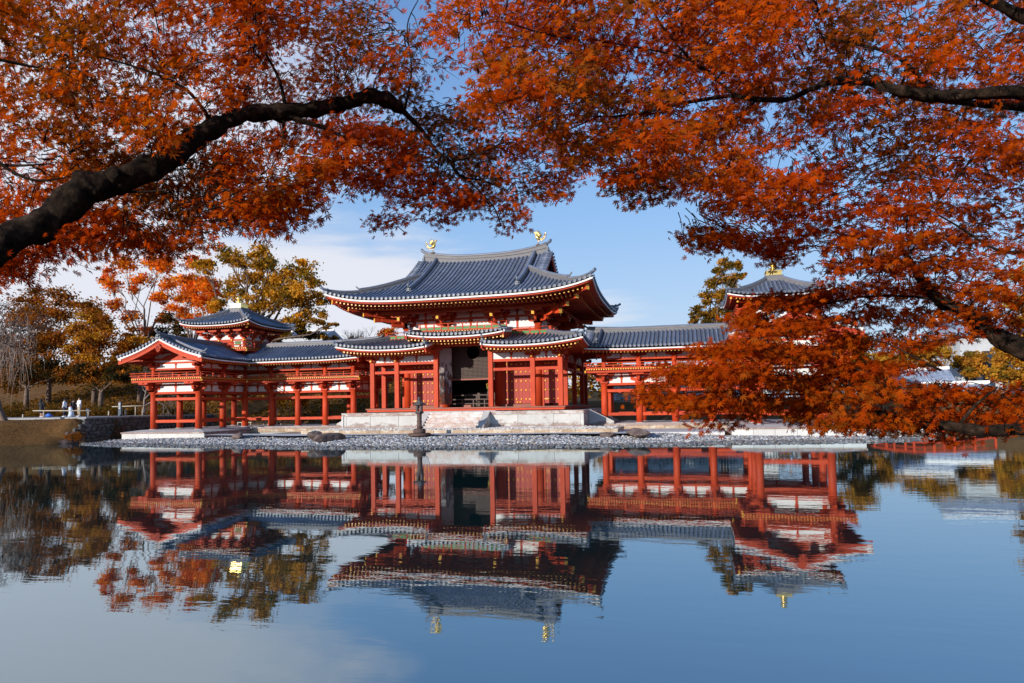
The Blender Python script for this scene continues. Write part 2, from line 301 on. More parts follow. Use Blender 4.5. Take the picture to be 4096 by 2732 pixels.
def slab_edge(mb, sd_, s0, s1, z0, z1, d0, d1, mi, n=28, ext0=0, ext1=0):   # fascia band following the eave from depth d0 to d1
    pts = [sd_.p(s0+(s1-s0)*i/n, 0) for i in range(n+1)]
    et = sd_.et
    sec = [(d0, z0), (d1, z0), (d1, z1), (d0, z1)]
    o = len(mb.v); k = len(pts)
    for i, p in enumerate(pts):
        f = i/n; e = sd_.es*((-ext0 if i == 0 else 0) + (ext1 if i == n else 0))
        for x, y in sec:
            mit = 0
            q = p + et*x + Z*y
            if i == 0: q = q + sd_.es*x*(1 if ext0 == 'm' else 0)
            mb.v.append(tuple(q + (e if not isinstance(ext0, str) else Vector())))
    for i in range(k-1):
        for j in range(4): mb.f.append((o+i*4+j, o+i*4+(j+1) % 4, o+(i+1)*4+(j+1) % 4, o+(i+1)*4+j)); mb.m.append(mi); mb.s.append(False)
    mb.f.append((o+3, o+2, o+1, o)); mb.f.append((o+(k-1)*4, o+(k-1)*4+1, o+(k-1)*4+2, o+(k-1)*4+3)); mb.m += [mi, mi]; mb.s += [False, False]
def ridge(parent, pts, w, h, name='ridge', cap_r=0.1, ogre_at=(), osc=1.0):
    mb = MB(); pts = [Vector(p) for p in pts]
    def side(i):
        d = pts[min(i+1, len(pts)-1)]-pts[max(i-1, 0)]; d.z = 0; return Vector((-d.y, d.x, 0)).normalized()
    mb.sweep(pts, [(-w/2*1.25, -0.12), (w/2*1.25, -0.12), (w/2, h*0.55), (w/2*0.9, h), (-w/2*0.9, h), (-w/2, h*0.55)], side)
    for k in (0.3, 0.62): mb.sweep([p+Z*(h*k) for p in pts], [(-w/2*1.22, -0.012), (w/2*1.22, -0.012), (w/2*1.22, 0.012), (-w/2*1.22, 0.012)], side)
    mb.sweep([p+Z*h for p in pts], [(cos(a)*cap_r, sin(a)*cap_r) for a in [pi*j/6 for j in range(7)]][::-1], side, mi=1)
    o = mb.build(name, ['ridge', 'tile'], parent)
    for e in ogre_at:
        i, j = (0, 1) if e == 0 else (-1, -2); d = (pts[i]-pts[j]); d.z = 0; ogre(o, pts[i], d.normalized(), h, w, osc)
    return o
def ogre(parent, p, d, h, w, sc=1.0):      # horned end tile with a raised round cap
    mb = MB(); q = Vector((-d.y, d.x, 0)); p = Vector(p); s = sc
    pr = [(-.55, -.25), (.55, -.25), (.62, .1), (.42, .42), (.5, .75), (.2, .62), (0, .9), (-.2, .62), (-.5, .75), (-.42, .42), (-.62, .1)]
    mb.prism([(a*w*1.25*s, b*h*1.15*s) for a, b in pr], p+d*0.06, q, Z, d*0.10)
    mb.prism([(a*w*.75*s, b*h*.8*s+.02) for a, b in pr], p+d*0.14, q, Z, d*0.10)
    for a in (-.28, .28): mb.tube([p+d*.15+q*a*w*s+Z*h*.2, p+d*.26+q*a*w*s+Z*h*.28], [0.07*s, 0.03*s], 6)
    mb.tube([p+Z*h*.75+d*-.15, p+Z*(h*1.05)+d*.12, p+Z*(h*1.05+.22*s)+d*.34], [0.09*s, 0.08*s, 0.095*s], 8)
    mb.build('end_ornament', 'ogre', parent)
def rafters(parent, sd_, ss, t0, t1f, dz, slope, w, rnd=0, name='flying_rafter', lift_t=4.5):
    for s in ss:
        t1 = t1f(s)
        if t1-t0 < 0.18: continue
        zl = sd_.z(s, 0)
        a = sd_.O+sd_.es*s+sd_.et*t0; b = sd_.O+sd_.es*s+sd_.et*t1
        zm = sd_.z0
        lift = (zl-zm)
        za = zm+dz+lift*(1-t0/lift_t)**1.3+slope*t0; zb = zm+dz+lift*max(0, 1-t1/lift_t)**1.3+slope*t1
        mb = MB().bar((a.x, a.y, za), (b.x, b.y, zb), w, w*1.05, 0, 1, rnd)
        mb.build(name, ['red', 'gold'], parent)
def frange(a, b, n): return [a+(b-a)*i/n for i in range(n+1)]
def beam(parent, a, b, w, h, mat='red', name='beam', **k): return MB().bar(a, b, w, h).build(name, mat, parent, **k)
_shared = {}
def shared(key, fn):
    if key not in _shared: _shared[key] = fn()
    return _shared[key]
def arm(mb, c, d, L_, h, w, curl=0.18):     # boat-shaped bracket arm centred on c along d
    d = Vector(d); q = Vector((-d.y, d.x, 0)); H = L_/2
    poly = [(-H, h), (-H, h*.45), (-H*.86, h*.12), (-H*.62, 0), (H*.62, 0), (H*.86, h*.12), (H, h*.45), (H, h)]
    mb.prism(poly, c, d, Z, q*w)
def block(mb, c, a, h):                      # bearing block, tapered underneath
    x, y, z = c; b = a*.72
    v = [(x+i*b, y+j*b, z) for i, j in ((-1, -1), (1, -1), (1, 1), (-1, 1))] + [(x+i*a, y+j*a, z+h*.42) for i, j in ((-1, -1), (1, -1), (1, 1), (-1, 1))] + [(x+i*a, y+j*a, z+h) for i, j in ((-1, -1), (1, -1), (1, 1), (-1, 1))]
    mb.add(v, [(3, 2, 1, 0), (8, 9, 10, 11)] + [(k*4+i, k*4+(i+1) % 4, k*4+4+(i+1) % 4, k*4+4+i) for k in (0, 1) for i in range(4)])
def strut(mb, c, h, w, d):                   # flared strut between beams
    d = Vector(d); q = Vector((-d.y, d.x, 0))
    mb.prism([(-w*.35, 0), (w*.35, 0), (w*.38, h*.6), (w*.7, h*.8), (w*.7, h), (-w*.7, h), (-w*.7, h*.8), (-w*.38, h*.6)], c, d, Z, q*0.12)
def railing(parent, a, b, h=0.5, post=1.25, name='railing', over=(0.25, 0.25), green=False):
    a = Vector(a); b = Vector(b); d = (b-a).normalized(); Ln = (b-a).length; r = MB()
    for k, th in ((0.04, .07), (0.52, .05), (1.0, .065)):
        ex = 0.0 if k < .1 else 1.0
        r.bar(a-d*over[0]*ex+Z*(h*k), b+d*over[1]*ex+Z*(h*k), th, th, round=0 if k < .9 else 6)
    o = r.build(name, 'red', parent); n = max(1, round(Ln/post))
    pm = shared('rp%.2f' % h, lambda: MB().box(-.04, .04, -.04, .04, 0, h).mesh('rail_post', 'red'))
    hm = shared('rh%.2f' % h, lambda: MB().box(-.035, .035, -.035, .035, 0, h*.5).mesh('rail_strut', 'red'))
    ang = math.atan2(d.y, d.x)
    for i in range(n+1): ob('rail_post', pm, o, a+d*(Ln*i/n), (0, 0, ang))
    for i in range(n): ob('rail_strut', hm, o, a+d*(Ln*(i+.5)/n), (0, 0, ang))
    if green:
        q = Vector((-d.y, d.x, 0))
        for i in range(2*n):
            p0 = a+d*(Ln*i/(2*n)+.06); p1 = a+d*(Ln*(i+1)/(2*n)-.06)
            MB().bar(p0+Z*h*.27, p1+Z*h*.27, .03, h*.36).build('slatted_panel', 'green', o)
    return o
def joist_ends(parent, a, b, z, out, sp=0.2, w=0.085):
    a = Vector(a); b = Vector(b); d = (b-a).normalized(); Ln = (b-a).length; n = int(Ln/sp)
    m = shared('je', lambda: MB().bar((0, -.0, 0), (0, .45, 0), .085, .09, 0, 1).mesh('joist', ['red', 'gold']))
    ang = math.atan2(out.y, out.x)+pi/2
    for i in range(n+1): ob('floor_joist', m, parent, (a.x+d.x*Ln*i/n, a.y+d.y*Ln*i/n, z), (0, 0, ang))
# ------------------------------------------------------------------ the main hall
CY = 5.91
hall = empty('temple_hall', 'large two-tiered vermilion temple hall with blue-grey tiled roofs on a stone podium', 'temple hall', (0, 0, 1.8))
hall.location = (0, 0, 0)
def bedmain(s, t, half_is_front):
    A, u = 9.8, t/8.2
    c = A-abs(s) if half_is_front else 8.2-abs(s)
    x = abs(s) if half_is_front else A-t
    return 9.85+4.15*(.62*u+.38*u*u)+.80*max(0, 1-c/9.8)**4.5*max(0, 1-t/5.2)**1.2+.30*(min(x, 5.4)/5.2)**2.5*u*u
def mk(O, es, et, z, z0): s = Side(O, es, et, z); s.z0 = z0; return s
mainroof = MB()
MF = mk((0, -2.29, 0), X, Y, lambda s, t: bedmain(s, t, True), 9.85)
MBk = mk((0, 14.11, 0), -X, -Y, lambda s, t: bedmain(s, t, True), 9.85)
MR = mk((9.8, CY, 0), Y, -X, lambda s, t: bedmain(s, t, False), 9.85)
ML = mk((-9.8, CY, 0), -Y, X, lambda s, t: bedmain(s, t, False), 9.85)
def tmF(s): return 8.2 if abs(s) <= 5.35 else max(0, 9.8-abs(s))
def tmS(s): return min(4.85, max(0, 8.2-abs(s)))
ssF = frange(-9.8, 9.8, 58); ssS = frange(-8.2, 8.2, 48)
for sd_, ss, tm in ((MF, ssF, tmF), (MBk, ssF, tmF), (MR, ssS, tmS), (ML, ssS, tmS)):
    sheet(mainroof, sd_, ss, lambda s: 0, tm)
roof = mainroof.build('roof', 'tileflat', hall)
sof = MB()
for sd_, ss, tm in ((MF, frange(-9.8, 9.8, 28), 9.8), (MBk, frange(-9.8, 9.8, 28), 9.8), (MR, frange(-8.2, 8.2, 24), 8.2), (ML, frange(-8.2, 8.2, 24), 8.2)):
    class Q: pass
    zf = lambda s, t, a=sd_: a.z(s, 0)*max(0, 1-t/4.5)+9.87*(1-max(0, 1-t/4.5))+0.13*t
    s2 = Side(sd_.O, sd_.es, sd_.et, zf); sheet(sof, s2, ss, lambda s: 0, lambda s, h=tm: min(4.4, max(0, h-abs(s))), dt=.8, dz=-.33, step=0)
    ext = tm
    slab_edge(sof, sd_, -ext, ext, -.21, -.09, -.02, .22, 1, 40); slab_edge(sof, sd_, -ext+.1, ext-.1, -.36, -.205, .10, .30, 0, 40)
sof.build('eave_boards', ['red', 'white'], hall)
for i in range(58):
    s = -9.8+19.6*(i+.5)/58; te = 8.05 if abs(s) < 5.3 else 9.8-abs(s)-.08
    roll(roof, MF, s, -.06, te)
for sd_ in (MR, ML):
    for i in range(48):
        s = -8.2+16.4*(i+.5)/48; roll(roof, sd_, s, -.06, min(4.8, 8.2-abs(s)-.08))
mb = MB()
for i in range(58):
    s = -9.8+19.6*(i+.5)/58; te = 8.05 if abs(s) < 5.3 else 9.8-abs(s)-.08
    pts = [MBk.p(s, t, .03) for t in (-.06, te/2, te)]
    mb.sweep(pts, [(cos(pi*j/4)*.085, sin(pi*j/4)*.085) for j in range(5)], MBk.es, closed=False, caps=False)
mb.build('rear_tile_rolls', 'tile', hall, kind='stuff')
# main ridge, prism with rising ends
rp = []; n = 22
top = lambda x: 14.40+.56*(abs(x)/5.2)**2.6; bot = lambda x: 13.93+.30*(abs(x)/5.2)**2.5-.12
mb = MB(); xs = frange(-5.15, 5.15, n)
for th, z0f, z1f in ((.40, bot, lambda x: bot(x)+.26), (.30, lambda x: bot(x)+.26, top), (.42, lambda x: (bot(x)+top(x))/2+.05, lambda x: (bot(x)+top(x))/2+.09), (.40, lambda x: top(x)-.03, lambda x: top(x)+.02)):
    o = len(mb.v)
    for x in xs: mb.v += [(x, CY-th/2, z0f(x)), (x, CY+th/2, z0f(x)), (x, CY+th/2, z1f(x)), (x, CY-th/2, z1f(x))]
    for i in range(n):
        for j in range(4): mb.f.append((o+i*4+j, o+i*4+(j+1) % 4, o+i*4+4+(j+1) % 4, o+i*4+4+j)); mb.m.append(0); mb.s.append(False)
    mb.f += [(o+3, o+2, o+1, o), tuple(o+n*4+j for j in range(4))]; mb.m += [0, 0]; mb.s += [False]*2
mb.tube([(x, CY, top(x)+.05) for x in xs], .11, 8, 1)
mr_ = mb.build('ridge', ['ridge', 'tile'], roof)
for sx in (-1, 1):
    ogre(mr_, (sx*5.15, CY, 14.2), Vector((sx, 0, 0)), .72, .50, .8)
    MB().tube([(sx*4.9, CY, 14.9), (sx*5.2, CY, 15.0), (sx*5.42, CY, 15.16), (sx*5.5, CY, 15.28)], [.11, .11, .12, .10], 8).build('ridge_horn', 'tile', mr_)
def onF(sd_, s, ts, dz=0): return [sd_.p(s, t, dz) for t in ts]
for sd_ in (MF, MBk):
    for sx in (-1, 1):
        ridge(roof, onF(sd_, sx*4.15, frange(2.35, 8.05, 12), .06), .30, .26, 'descending_ridge', .10, (0,), .8)
for sd_, other in ((MF, 1), (MBk, 1)):
    for sx in (-1, 1):
        hp = lambda t: sd_.p(sx*(9.8-t), t, .05)
        ridge(roof, [hp(t) for t in frange(1.9, 5.5, 8)], .26, .30, 'hip_ridge', .09, (0,), .7)
        ridge(roof, [hp(t) for t in frange(.35, 2.1, 5)], .24, .18, 'hip_ridge', .08, (0,), .6)
        MB().tube([hp(.5)+Z*.12, hp(.0)+Z*.16, hp(-.22)+Z*.26], [.10, .10, .11], 8).build('corner_tile', 'tile', roof)
# gable ends: short verge rolls, barge boards, red pediment
for sx in (-1, 1):
    for sd_ in (MF, MBk):
        q = sx if sd_ is MF else -sx
        for i in range(13):
            t = 4.55+i*.28; p = sd_.p(q*5.0, t, .10)
            m2 = MB().tube([p, p+X*sx*.62], .085, 8); m2.tube([p+X*sx*.60, p+X*sx*.65], .105, 10); m2.build('verge_roll', 'tile', roof)
        pts = [sd_.p(q*5.2, t, -.05) for t in frange(4.3, 8.2, 10)]
        for p in pts: p.x = sx*5.52
        bb = MB(); bb.sweep(pts, [(-.05, -.10), (.05, -.10), (.05, 0.06), (-.05, .06)], X, 1); bb.sweep([p-X*sx*.04 for p in pts], [(-.04, -.42), (.04, -.42), (.04, -.10), (-.04, -.10)], X, 0)
        bb.build('barge_board', ['red', 'white'], roof)
    mb = MB().prism([(-3.5, 11.75), (3.5, 11.75), (2.2, 12.55), (0, 13.85), (-2.2, 12.55)], (sx*4.95, CY, 0), Y, Z, X*.1)
    for y in (-1.6, -.8, 0, .8, 1.6): mb.box(sx*5.0-.05, sx*5.0+.05, CY+y-.06, CY+y+.06, 11.9, 13.3-abs(y)*.4, 1)
    mb.build('gable_pediment', ['red', 'red'], roof)
# rafters: square flying ones in front, round ones behind
rs = frange(-9.35, 9.35, 61); rs2 = frange(-7.8, 7.8, 51)
tf = lambda half: (lambda s: min(2.2, half-abs(s)-.1)); tb = lambda half: (lambda s: min(4.3, half-abs(s)-.1))
for sd_, ss, h in ((MF, rs, 9.8), (MR, rs2, 8.2), (ML, rs2, 8.2)):
    rafters(hall, sd_, ss, .38, tf(h), -.42, .02, .105)
    rafters(hall, sd_, ss, 1.05, tb(h), -.60, .06, .105, 8, 'base_rafter')
mb = MB()
for s in rs:
    if abs(s) < 7: mb.bar((s, 13.6, 9.46), (s, 10.0, 9.58), .1, .1)
mb.build('rear_rafters', 'red', hall, kind='stuff')
# hip rafters and tail rafters with gold plates
for sx in (-1, 1):
    for sy in (-1, 1):
        dv_ = Vector((sx, sy, 0)).normalized(); cc = Vector((sx*9.8, CY+sy*8.2, 0))
        def P_(k, z): q = cc-dv_*k; return Vector((q.x, q.y, z))
        for k0, k1, z0, z1, w, h in ((.55, 6.4, 9.98, 9.55, .26, .36), (1.75, 6.4, 9.56, 9.40, .26, .34), (2.9, 6.4, 9.18, 9.25, .26, .32), (3.75, 6.4, 8.78, 8.95, .26, .32)):
            q = MB().bar(P_(k0, z0), P_(k1, z1), w, h, 0, 1); q.build('hip_rafter', ['red', 'gold'], hall)
# purlin ring, ceiling battens
for dxy, z in ((1.62, 9.24), (.85, 9.42)):
    x, y0, y1 = 5.15+dxy, 1.97-dxy, 9.85+dxy
    for a, b in (((-x, y0), (x, y0)), ((-x, y1), (x, y1)), ((-x, y0), (-x, y1)), ((x, y0), (x, y1))):
        d = Vector((b[0]-a[0], b[1]-a[1], 0)).normalized()*.35; beam(hall, (a[0]-d.x, a[1]-d.y, z), (b[0]+d.x, b[1]+d.y, z), .18, .22 if dxy > 1 else .2, name='purlin')
mb = MB()
for x in frange(-5.0, 5.0, 48):
    if min(abs(x-c) for c in (-5.15, -2.07, 2.07, 5.15)) < .55: continue
    mb.bar((x, .52, 9.20), (x, 1.0, 9.42), .07, .05)
mb.build('ceiling_battens', 'white', hall, kind='stuff')
# core columns, upper walls
CX = [-5.15, -2.07, 2.07, 5.15]; CYs = [1.97, 5.91, 9.85]
colm = MB().lathe((0, 0, 0), [(.29, 2.12), (.285, 5), (.26, 8.05)], 20).mesh('core_column', 'red')
for x in CX:
    for y in CYs:
        if y == 5.91 and abs(x) < 3: continue
        ob('round_column', colm, hall, (x, y, 0))
def wallrun(a, b, z0, z1, thick=.08, mat='plaster', name='plaster_panel'):
    return MB().bar((a[0], a[1], (z0+z1)/2), (b[0], b[1], (z0+z1)/2), thick, z1-z0).build(name, mat, hall)
front = [((CX[i], 1.97), (CX[i+1], 1.97)) for i in range(3)]; back = [((CX[i], 9.85), (CX[i+1], 9.85)) for i in range(3)]
sides = [((sx*5.15, CYs[i]), (sx*5.15, CYs[i+1])) for sx in (-1, 1) for i in range(2)]
for a, b in front+back+sides:
    wallrun(a, b, 7.85, 8.70); wallrun(a, b, 8.86, 9.34)
    for z, h in ((7.75, .22), (8.78, .17), (9.42, .16)): beam(hall, (*a, z), (*b, z), .17, h)
    mb = MB(); c = ((a[0]+b[0])/2, (a[1]+b[1])/2); d = Vector((b[0]-a[0], b[1]-a[1], 0)).normalized()
    strut(mb, (c[0], c[1], 7.86), .84, .22, d); strut(mb, (c[0], c[1], 8.865), .47, .2, d); mb.build('strut', 'red', hall)
    wallrun(a, b, 5.62, 7.64, .1, 'red', 'upper_wall_board') if not (abs(a[0]) < 3 and abs(b[0]) < 3 and a[1] < 2) else wallrun(a, b, 7.30, 7.64, .1, 'dark', 'upper_wall_board')  # middle bay's board is near-black, shade put into its colour
# three-step bracket sets
def bracket_main():
    mb = MB(); W_ = .15
    block(mb, (0, 0, 8.05), .27, .30)
    arm(mb, (0, 0, 8.30), X, 1.45, .26, W_); arm(mb, (0, 0, 8.86), X, 2.0, .24, W_)
    for x in (-.62, .62): block(mb, (x, 0, 8.56), .12, .17)
    for x in (-.85, 0, .85): block(mb, (x, 0, 9.10), .12, .16)
    for k, (L_, z) in enumerate(((.95, 8.30), (1.6, 8.62))):
        mb.prism([(.1, .25), (.1, 0), (-L_*.75, 0), (-L_*.93, .08), (-L_, .25)], (0, 0, z), Y, Z, X*W_)
    block(mb, (0, -.80, 8.55), .12, .14); arm(mb, (0, -.80, 8.69), X, 1.3, .22, W_)
    for x in (-.5, .5): block(mb, (x, -.80, 8.91), .12, .13)
    arm(mb, (0, -.80, 9.0), X, 1.5, .18, W_)
    block(mb, (0, -1.45, 8.86), .13, .14); arm(mb, (0, -1.60, 8.90), X, 1.35, .2, W_)
    for x in (-.52, 0, .52): block(mb, (x, -1.60, 9.06), .12, .10)
    return mb.mesh('bracket_set', 'red')
bm = bracket_main(); tail = MB().bar((0, -1.72, 8.78), (0, .4, 9.30), .20, .26, 0, 1).mesh('tail_rafter', ['red', 'gold'])
for x in CX:
    for y, rz in ((1.97, 0), (9.85, pi)):
        ob('bracket_set', bm, hall, (x, y, 0), (0, 0, rz)); ob('tail_rafter', tail, hall, (x, y, 0), (0, 0, rz))
for y in CYs:
    for x, rz in ((5.15, pi/2), (-5.15, -pi/2)):
        ob('bracket_set', bm, hall, (x, y, .003), (0, 0, rz)); ob('tail_rafter', tail, hall, (x, y, .003), (0, 0, rz))
db = MB()
for k, (L_, z) in enumerate(((1.3, 8.28), (2.1, 8.60), (2.7, 8.92))): db.prism([(.1, .26), (.1, 0), (-L_*.8, 0), (-L_*.95, .08), (-L_, .26)], (0, 0, z), Y, Z, X*.2)
block(db, (0, -1.15, 8.55), .15, .16); block(db, (0, -1.95, 8.87), .15, .16); block(db, (0, -2.4, 9.08), .15, .12)
dbm = db.mesh('corner_bracket', 'red')
for x, y, rz in ((5.15, 1.97, pi/4), (-5.15, 1.97, -pi/4), (5.15, 9.85, 3*pi/4), (-5.15, 9.85, -3*pi/4)): ob('corner_bracket', dbm, hall, (x, y, 0), (0, 0, rz))
# ---- lower skirt roof
def bedskirt(c, t, inner=None):
    z = 6.42+.25*t+.012*t*t+.36*max(0, 1-c/4.2)**2.2*max(0, 1-t/3.4)
    if inner is not None: z += .15*max(0, 1-inner/2.3)**2*max(0, 1-t/4)
    return z
SF = {sx: mk((0, -2.15, 0), X, Y, (lambda s, t: bedskirt(9.05-abs(s), t, abs(s)-2.1)), 6.42) for sx in (1,)}[1]
SB = mk((0, 13.97, 0), -X, -Y, lambda s, t: bedskirt(9.05-abs(s), t), 6.42)
SR = mk((9.05, CY, 0), Y, -X, lambda s, t: bedskirt(8.06-abs(s), t), 6.42); SL = mk((-9.05, CY, 0), -Y, X, lambda s, t: bedskirt(8.06-abs(s), t), 6.42)
skirt = MB(); skb = MB(); tmx = lambda h: (lambda s: min(3.3, max(0, h-abs(s))))
for rng in ((-9.05, -2.15), (2.15, 9.05)):
    sheet(skirt, SF, frange(*rng, 22), lambda s: 0, tmx(9.05)); sheet(skb, SF, frange(*rng, 14), lambda s: 0, tmx(9.05), .8, -.30, 0)
    slab_edge(skb, SF, *rng, -.215, -.12, -.02, .2, 1, 20); slab_edge(skb, SF, rng[0]+.05, rng[1]-.05, -.33, -.21, .08, .26, 0, 20)
for sd_, h, k in ((SB, 9.05, 56), (SR, 8.06, 50), (SL, 8.06, 50)):
    sheet(skirt, sd_, frange(-h, h, k), lambda s: 0, tmx(h)); sheet(skb, sd_, frange(-h, h, 24), lambda s: 0, tmx(h), .8, -.30, 0)
    slab_edge(skb, sd_, -h, h, -.215, -.12, -.02, .2, 1, 30); slab_edge(skb, sd_, -h+.05, h-.05, -.33, -.21, .08, .26, 0, 30)
skirtr = skirt.build('skirt_roof', 'tileflat', hall); skb.build('eave_boards', ['red', 'white'], hall)
for i in range(22):
    for sx in (-1, 1):
        s = sx*(2.15+6.9*(i+.5)/22); roll(skirtr, SF, s, -.06, min(3.25, 9.05-abs(s)-.05), .088)
for sd_ in (SR, SL):
    for i in range(50):
        s = -8.06+16.12*(i+.5)/50; roll(skirtr, sd_, s, -.06, min(3.25, 8.06-abs(s)-.05), .088, n=3)
for sx in (-1, 1):
    for sd_ in (SF, SB):
        hp = lambda t: sd_.p(sx*(9.05-t), t, .04)
        ridge(skirtr, [hp(t) for t in frange(.5, 3.1, 5)], .24, .22, 'hip_ridge', .08, (0,), .6)
        MB().tube([hp(.5)+Z*.1, hp(0)+Z*.12, hp(-.15)+Z*.2], [.09, .09, .1], 8).build('corner_tile', 'tile', skirtr)
    # stepped inner verge beside the raised middle
    for i in range(8):
        p = SF.p(sx*2.3, .05+i*.28, .08); MB().tube([p, p-X*sx*.36], .08, 8).build('verge_roll', 'tile', skirtr)
    pts = [SF.p(sx*2.0, t, -.10) for t in frange(-.05, 2.1, 6)]; mb = MB(); mb.sweep(pts, [(-.04, -.12), (.04, -.12), (.04, .04), (-.04, .04)], X, 1); mb.sweep([p+X*sx*.06 for p in pts], [(-.04, -.36), (.04, -.36), (.04, -.12), (-.04, -.12)], X, 0, )
    mb.build('barge_board', ['red', 'white'], skirtr)
    p = SF.p(sx*2.12, .1, .05); ogre(skirtr, p, Vector((0, -1, 0)), .22, .24, .8)
    beam(skirtr, (sx*2.12, -1.95, 6.13), (sx*2.12, 0, 6.22), .12, .22, 'red', 'hip_rafter')
    q = MB().bar((sx*9.05-sx*.42, -1.73, 6.40), (sx*6.9, .22, 6.25), .2, .26, 0, 1); q.build('hip_rafter', ['red', 'gold'], hall)
    q = MB().bar((sx*9.05-sx*1.0, -1.15, 6.14), (sx*6.9, 0, 6.05), .2, .22, 0, 1); q.build('hip_rafter', ['red', 'gold'], hall)
ssk = [sx*(2.35+6.4*i/24) for sx in (-1, 1) for i in range(25)]
rafters(hall, SF, ssk, .28, lambda s: min(1.5, 9.0-abs(s)), -.40, .0, .1, lift_t=3.4)
rafters(hall, SF, [s+.13*(1 if s < 0 else -1)+.13 for s in ssk if abs(s) < 8.2], .85, lambda s: min(2.3, 9.0-abs(s)), -.53, .05, .1, 0, 'base_rafter', 3.4)
rafters(hall, SR, frange(-7.6, 7.6, 50), .28, lambda s: min(2.0, 8.0-abs(s)), -.40, .02, .1, lift_t=3.4)
# ---- raised middle roof
CF = mk((0, -1.92, 0), X, Y, lambda s, t: 7.20+.18*t+.24*(abs(s)/3.5)**2.6*max(0, 1-t/2.6), 7.20)
mb = MB(); sheet(mb, CF, frange(-3.5, 3.5, 22), lambda s: 0, lambda s: 1.95); cr_ = mb.build('raised_entrance_roof', 'tileflat', hall)
mb = MB(); sheet(mb, CF, frange(-3.5, 3.5, 12), lambda s: 0, lambda s: 3.6, .8, -.28, 0); slab_edge(mb, CF, -3.5, 3.5, -.215, -.12, -.02, .2, 1, 20); slab_edge(mb, CF, -3.45, 3.45, -.33, -.21, .08, .26, 0, 20); mb.build('eave_boards', ['red', 'white'], hall)
for i in range(22): roll(cr_, CF, -3.5+7*(i+.5)/22, -.06, 1.9, .088)
for sx in (-1, 1):
    for i in range(8):
        p = CF.p(sx*3.35, .05+i*.24, .07); m2 = MB().tube([p, p+X*sx*.42], .08, 8); m2.tube([p+X*sx*.4, p+X*sx*.45], .095, 8); m2.build('verge_roll', 'tile', cr_)
    pts = [CF.p(sx*3.62, t, -.10) for t in frange(-.05, 1.95, 6)]; mb = MB(); mb.sweep(pts, [(-.04, -.12), (.04, -.12), (.04, .04), (-.04, .04)], X, 1); mb.sweep([p-X*sx*.05 for p in pts], [(-.04, -.36), (.04, -.36), (.04, -.12), (-.04, -.12)], X, 0)
    mb.build('barge_board', ['red', 'white'], cr_); ogre(cr_, CF.p(sx*3.3, .1, .06), Vector((0, -1, 0)), .24, .24, .8)
    ridge(cr_, [CF.p(sx*3.3, t, .05) for t in frange(.15, 1.9, 4)], .2, .14, 'descending_ridge', .07)
    MB().bar((sx*3.48, -1.75, 7.02), (sx*3.48, 1.6, 7.05), .1, .30, 0, 1).build('end_board', ['red', 'gold'], cr_)
    MB().bar((sx*3.42, .0, 6.95), (sx*3.42, 1.9, 6.95), .1, .9).build('side_board', 'red', cr_)
rafters(hall, CF, frange(-3.3, 3.3, 24), .28, lambda s: 1.5, -.40, -.02, .1, lift_t=2.6)
rafters(hall, CF, [s+.13 for s in frange(-3.3, 3.0, 23)], .85, lambda s: 2.3, -.56, .03, .1, 0, 'base_rafter', 2.6)
# ---- upper balcony
g = MB(); 
for a, b, z in (((-3.4, -.02), (3.4, -.02), 7.58), ((-6.35, .72), (-3.3, .72), 7.14), ((3.3, .72), (6.35, .72), 7.14), ((6.35, .72), (6.35, 11.1), 7.14), ((-6.35, .72), (-6.35, 11.1), 7.14)):
    n_ = 'balcony_beam'; beam(hall, (*a, z-.10), (*b, z-.10), .14, .2, name=n_)
    out = Vector((0, -1, 0)) if a[1] == b[1] else Vector((1 if a[0] > 0 else -1, 0, 0))
    o_ = Vector((a[0], a[1], 0))+out*.10; p_ = Vector((b[0], b[1], 0))+out*.10
    joist_ends(hall, o_, p_, z+.05, out, .21)
    MB().bar((a[0], a[1]+0, z+.12), (b[0], b[1], z+.12), .26, .05).build('balcony_floor', 'red', hall)
    railing(hall, (a[0]+(.1 if a[1] == b[1] else 0), a[1], z+.14), (b[0]-(.1 if a[1] == b[1] else 0), b[1], z+.14), .50, 1.15, 'railing', (.2, .2), green=(a[1] == b[1]))
MB().box(-3.35, 3.35, .0, 1.7, 7.28, 7.46).build('balcony_floor', 'red', hall)
MB().box(-6.3, 6.3, .78, 1.7, 6.95, 7.1).box(5.5, 6.3, 1.7, 11.0, 6.95, 7.1).box(-6.3, -5.5, 1.7, 11.0, 6.95, 7.1).build('balcony_floor', 'red', hall)
# ---- outer posts, beams, plaster under the skirt roof
PX = [-7.12, -5.15, -2.07, 2.07, 5.15, 7.12]; PYs = [0, 1.97, 5.91, 9.85, 11.82]
post = lambda h: MB().box(-.16, .16, -.16, .16, 2.12, h).mesh('post', 'red')
ps, pt = post(5.52), post(6.55)
def cap_mok():
    mb = MB(); block(mb, (0, 0, 5.48), .21, .20); arm(mb, (0, 0, 5.68), X, 1.15, .20, .13)
    for x in (-.45, 0, .45): block(mb, (x, 0, 5.87), .11, .12)
    mb.prism([(.1, .2), (.1, 0), (-.28, 0), (-.36, .08), (-.42, .2)], (0, 0, 5.68), Y, Z, X*.13)
    return mb.mesh('bracket_set', 'red')
cm = cap_mok(); plate = MB(); plate.lathe((0, 0, 0), [(.085, 0), (.085, .04), (.05, .06)], 6); plm = plate.mesh('gold_boss', 'gold')
for x in PX:
    for y in PYs:
        if 0 < y < 11 and abs(x) < 7: continue
        tall = abs(x) < 3 and y == 0
        ob('square_post', pt if tall else ps, hall, (x, y, 0))
        if not tall:
            side_ = abs(x) > 7 and 0 < y < 11.8
            ob('bracket_set', cm, hall, (x, y, 0), (0, 0, (pi/2 if x > 0 else -pi/2) if side_ else (0 if y == 0 else pi)))
            if y == 0: ob('gold_boss', plm, hall, (x, -.36, 5.62), (pi/2, 0, 0))
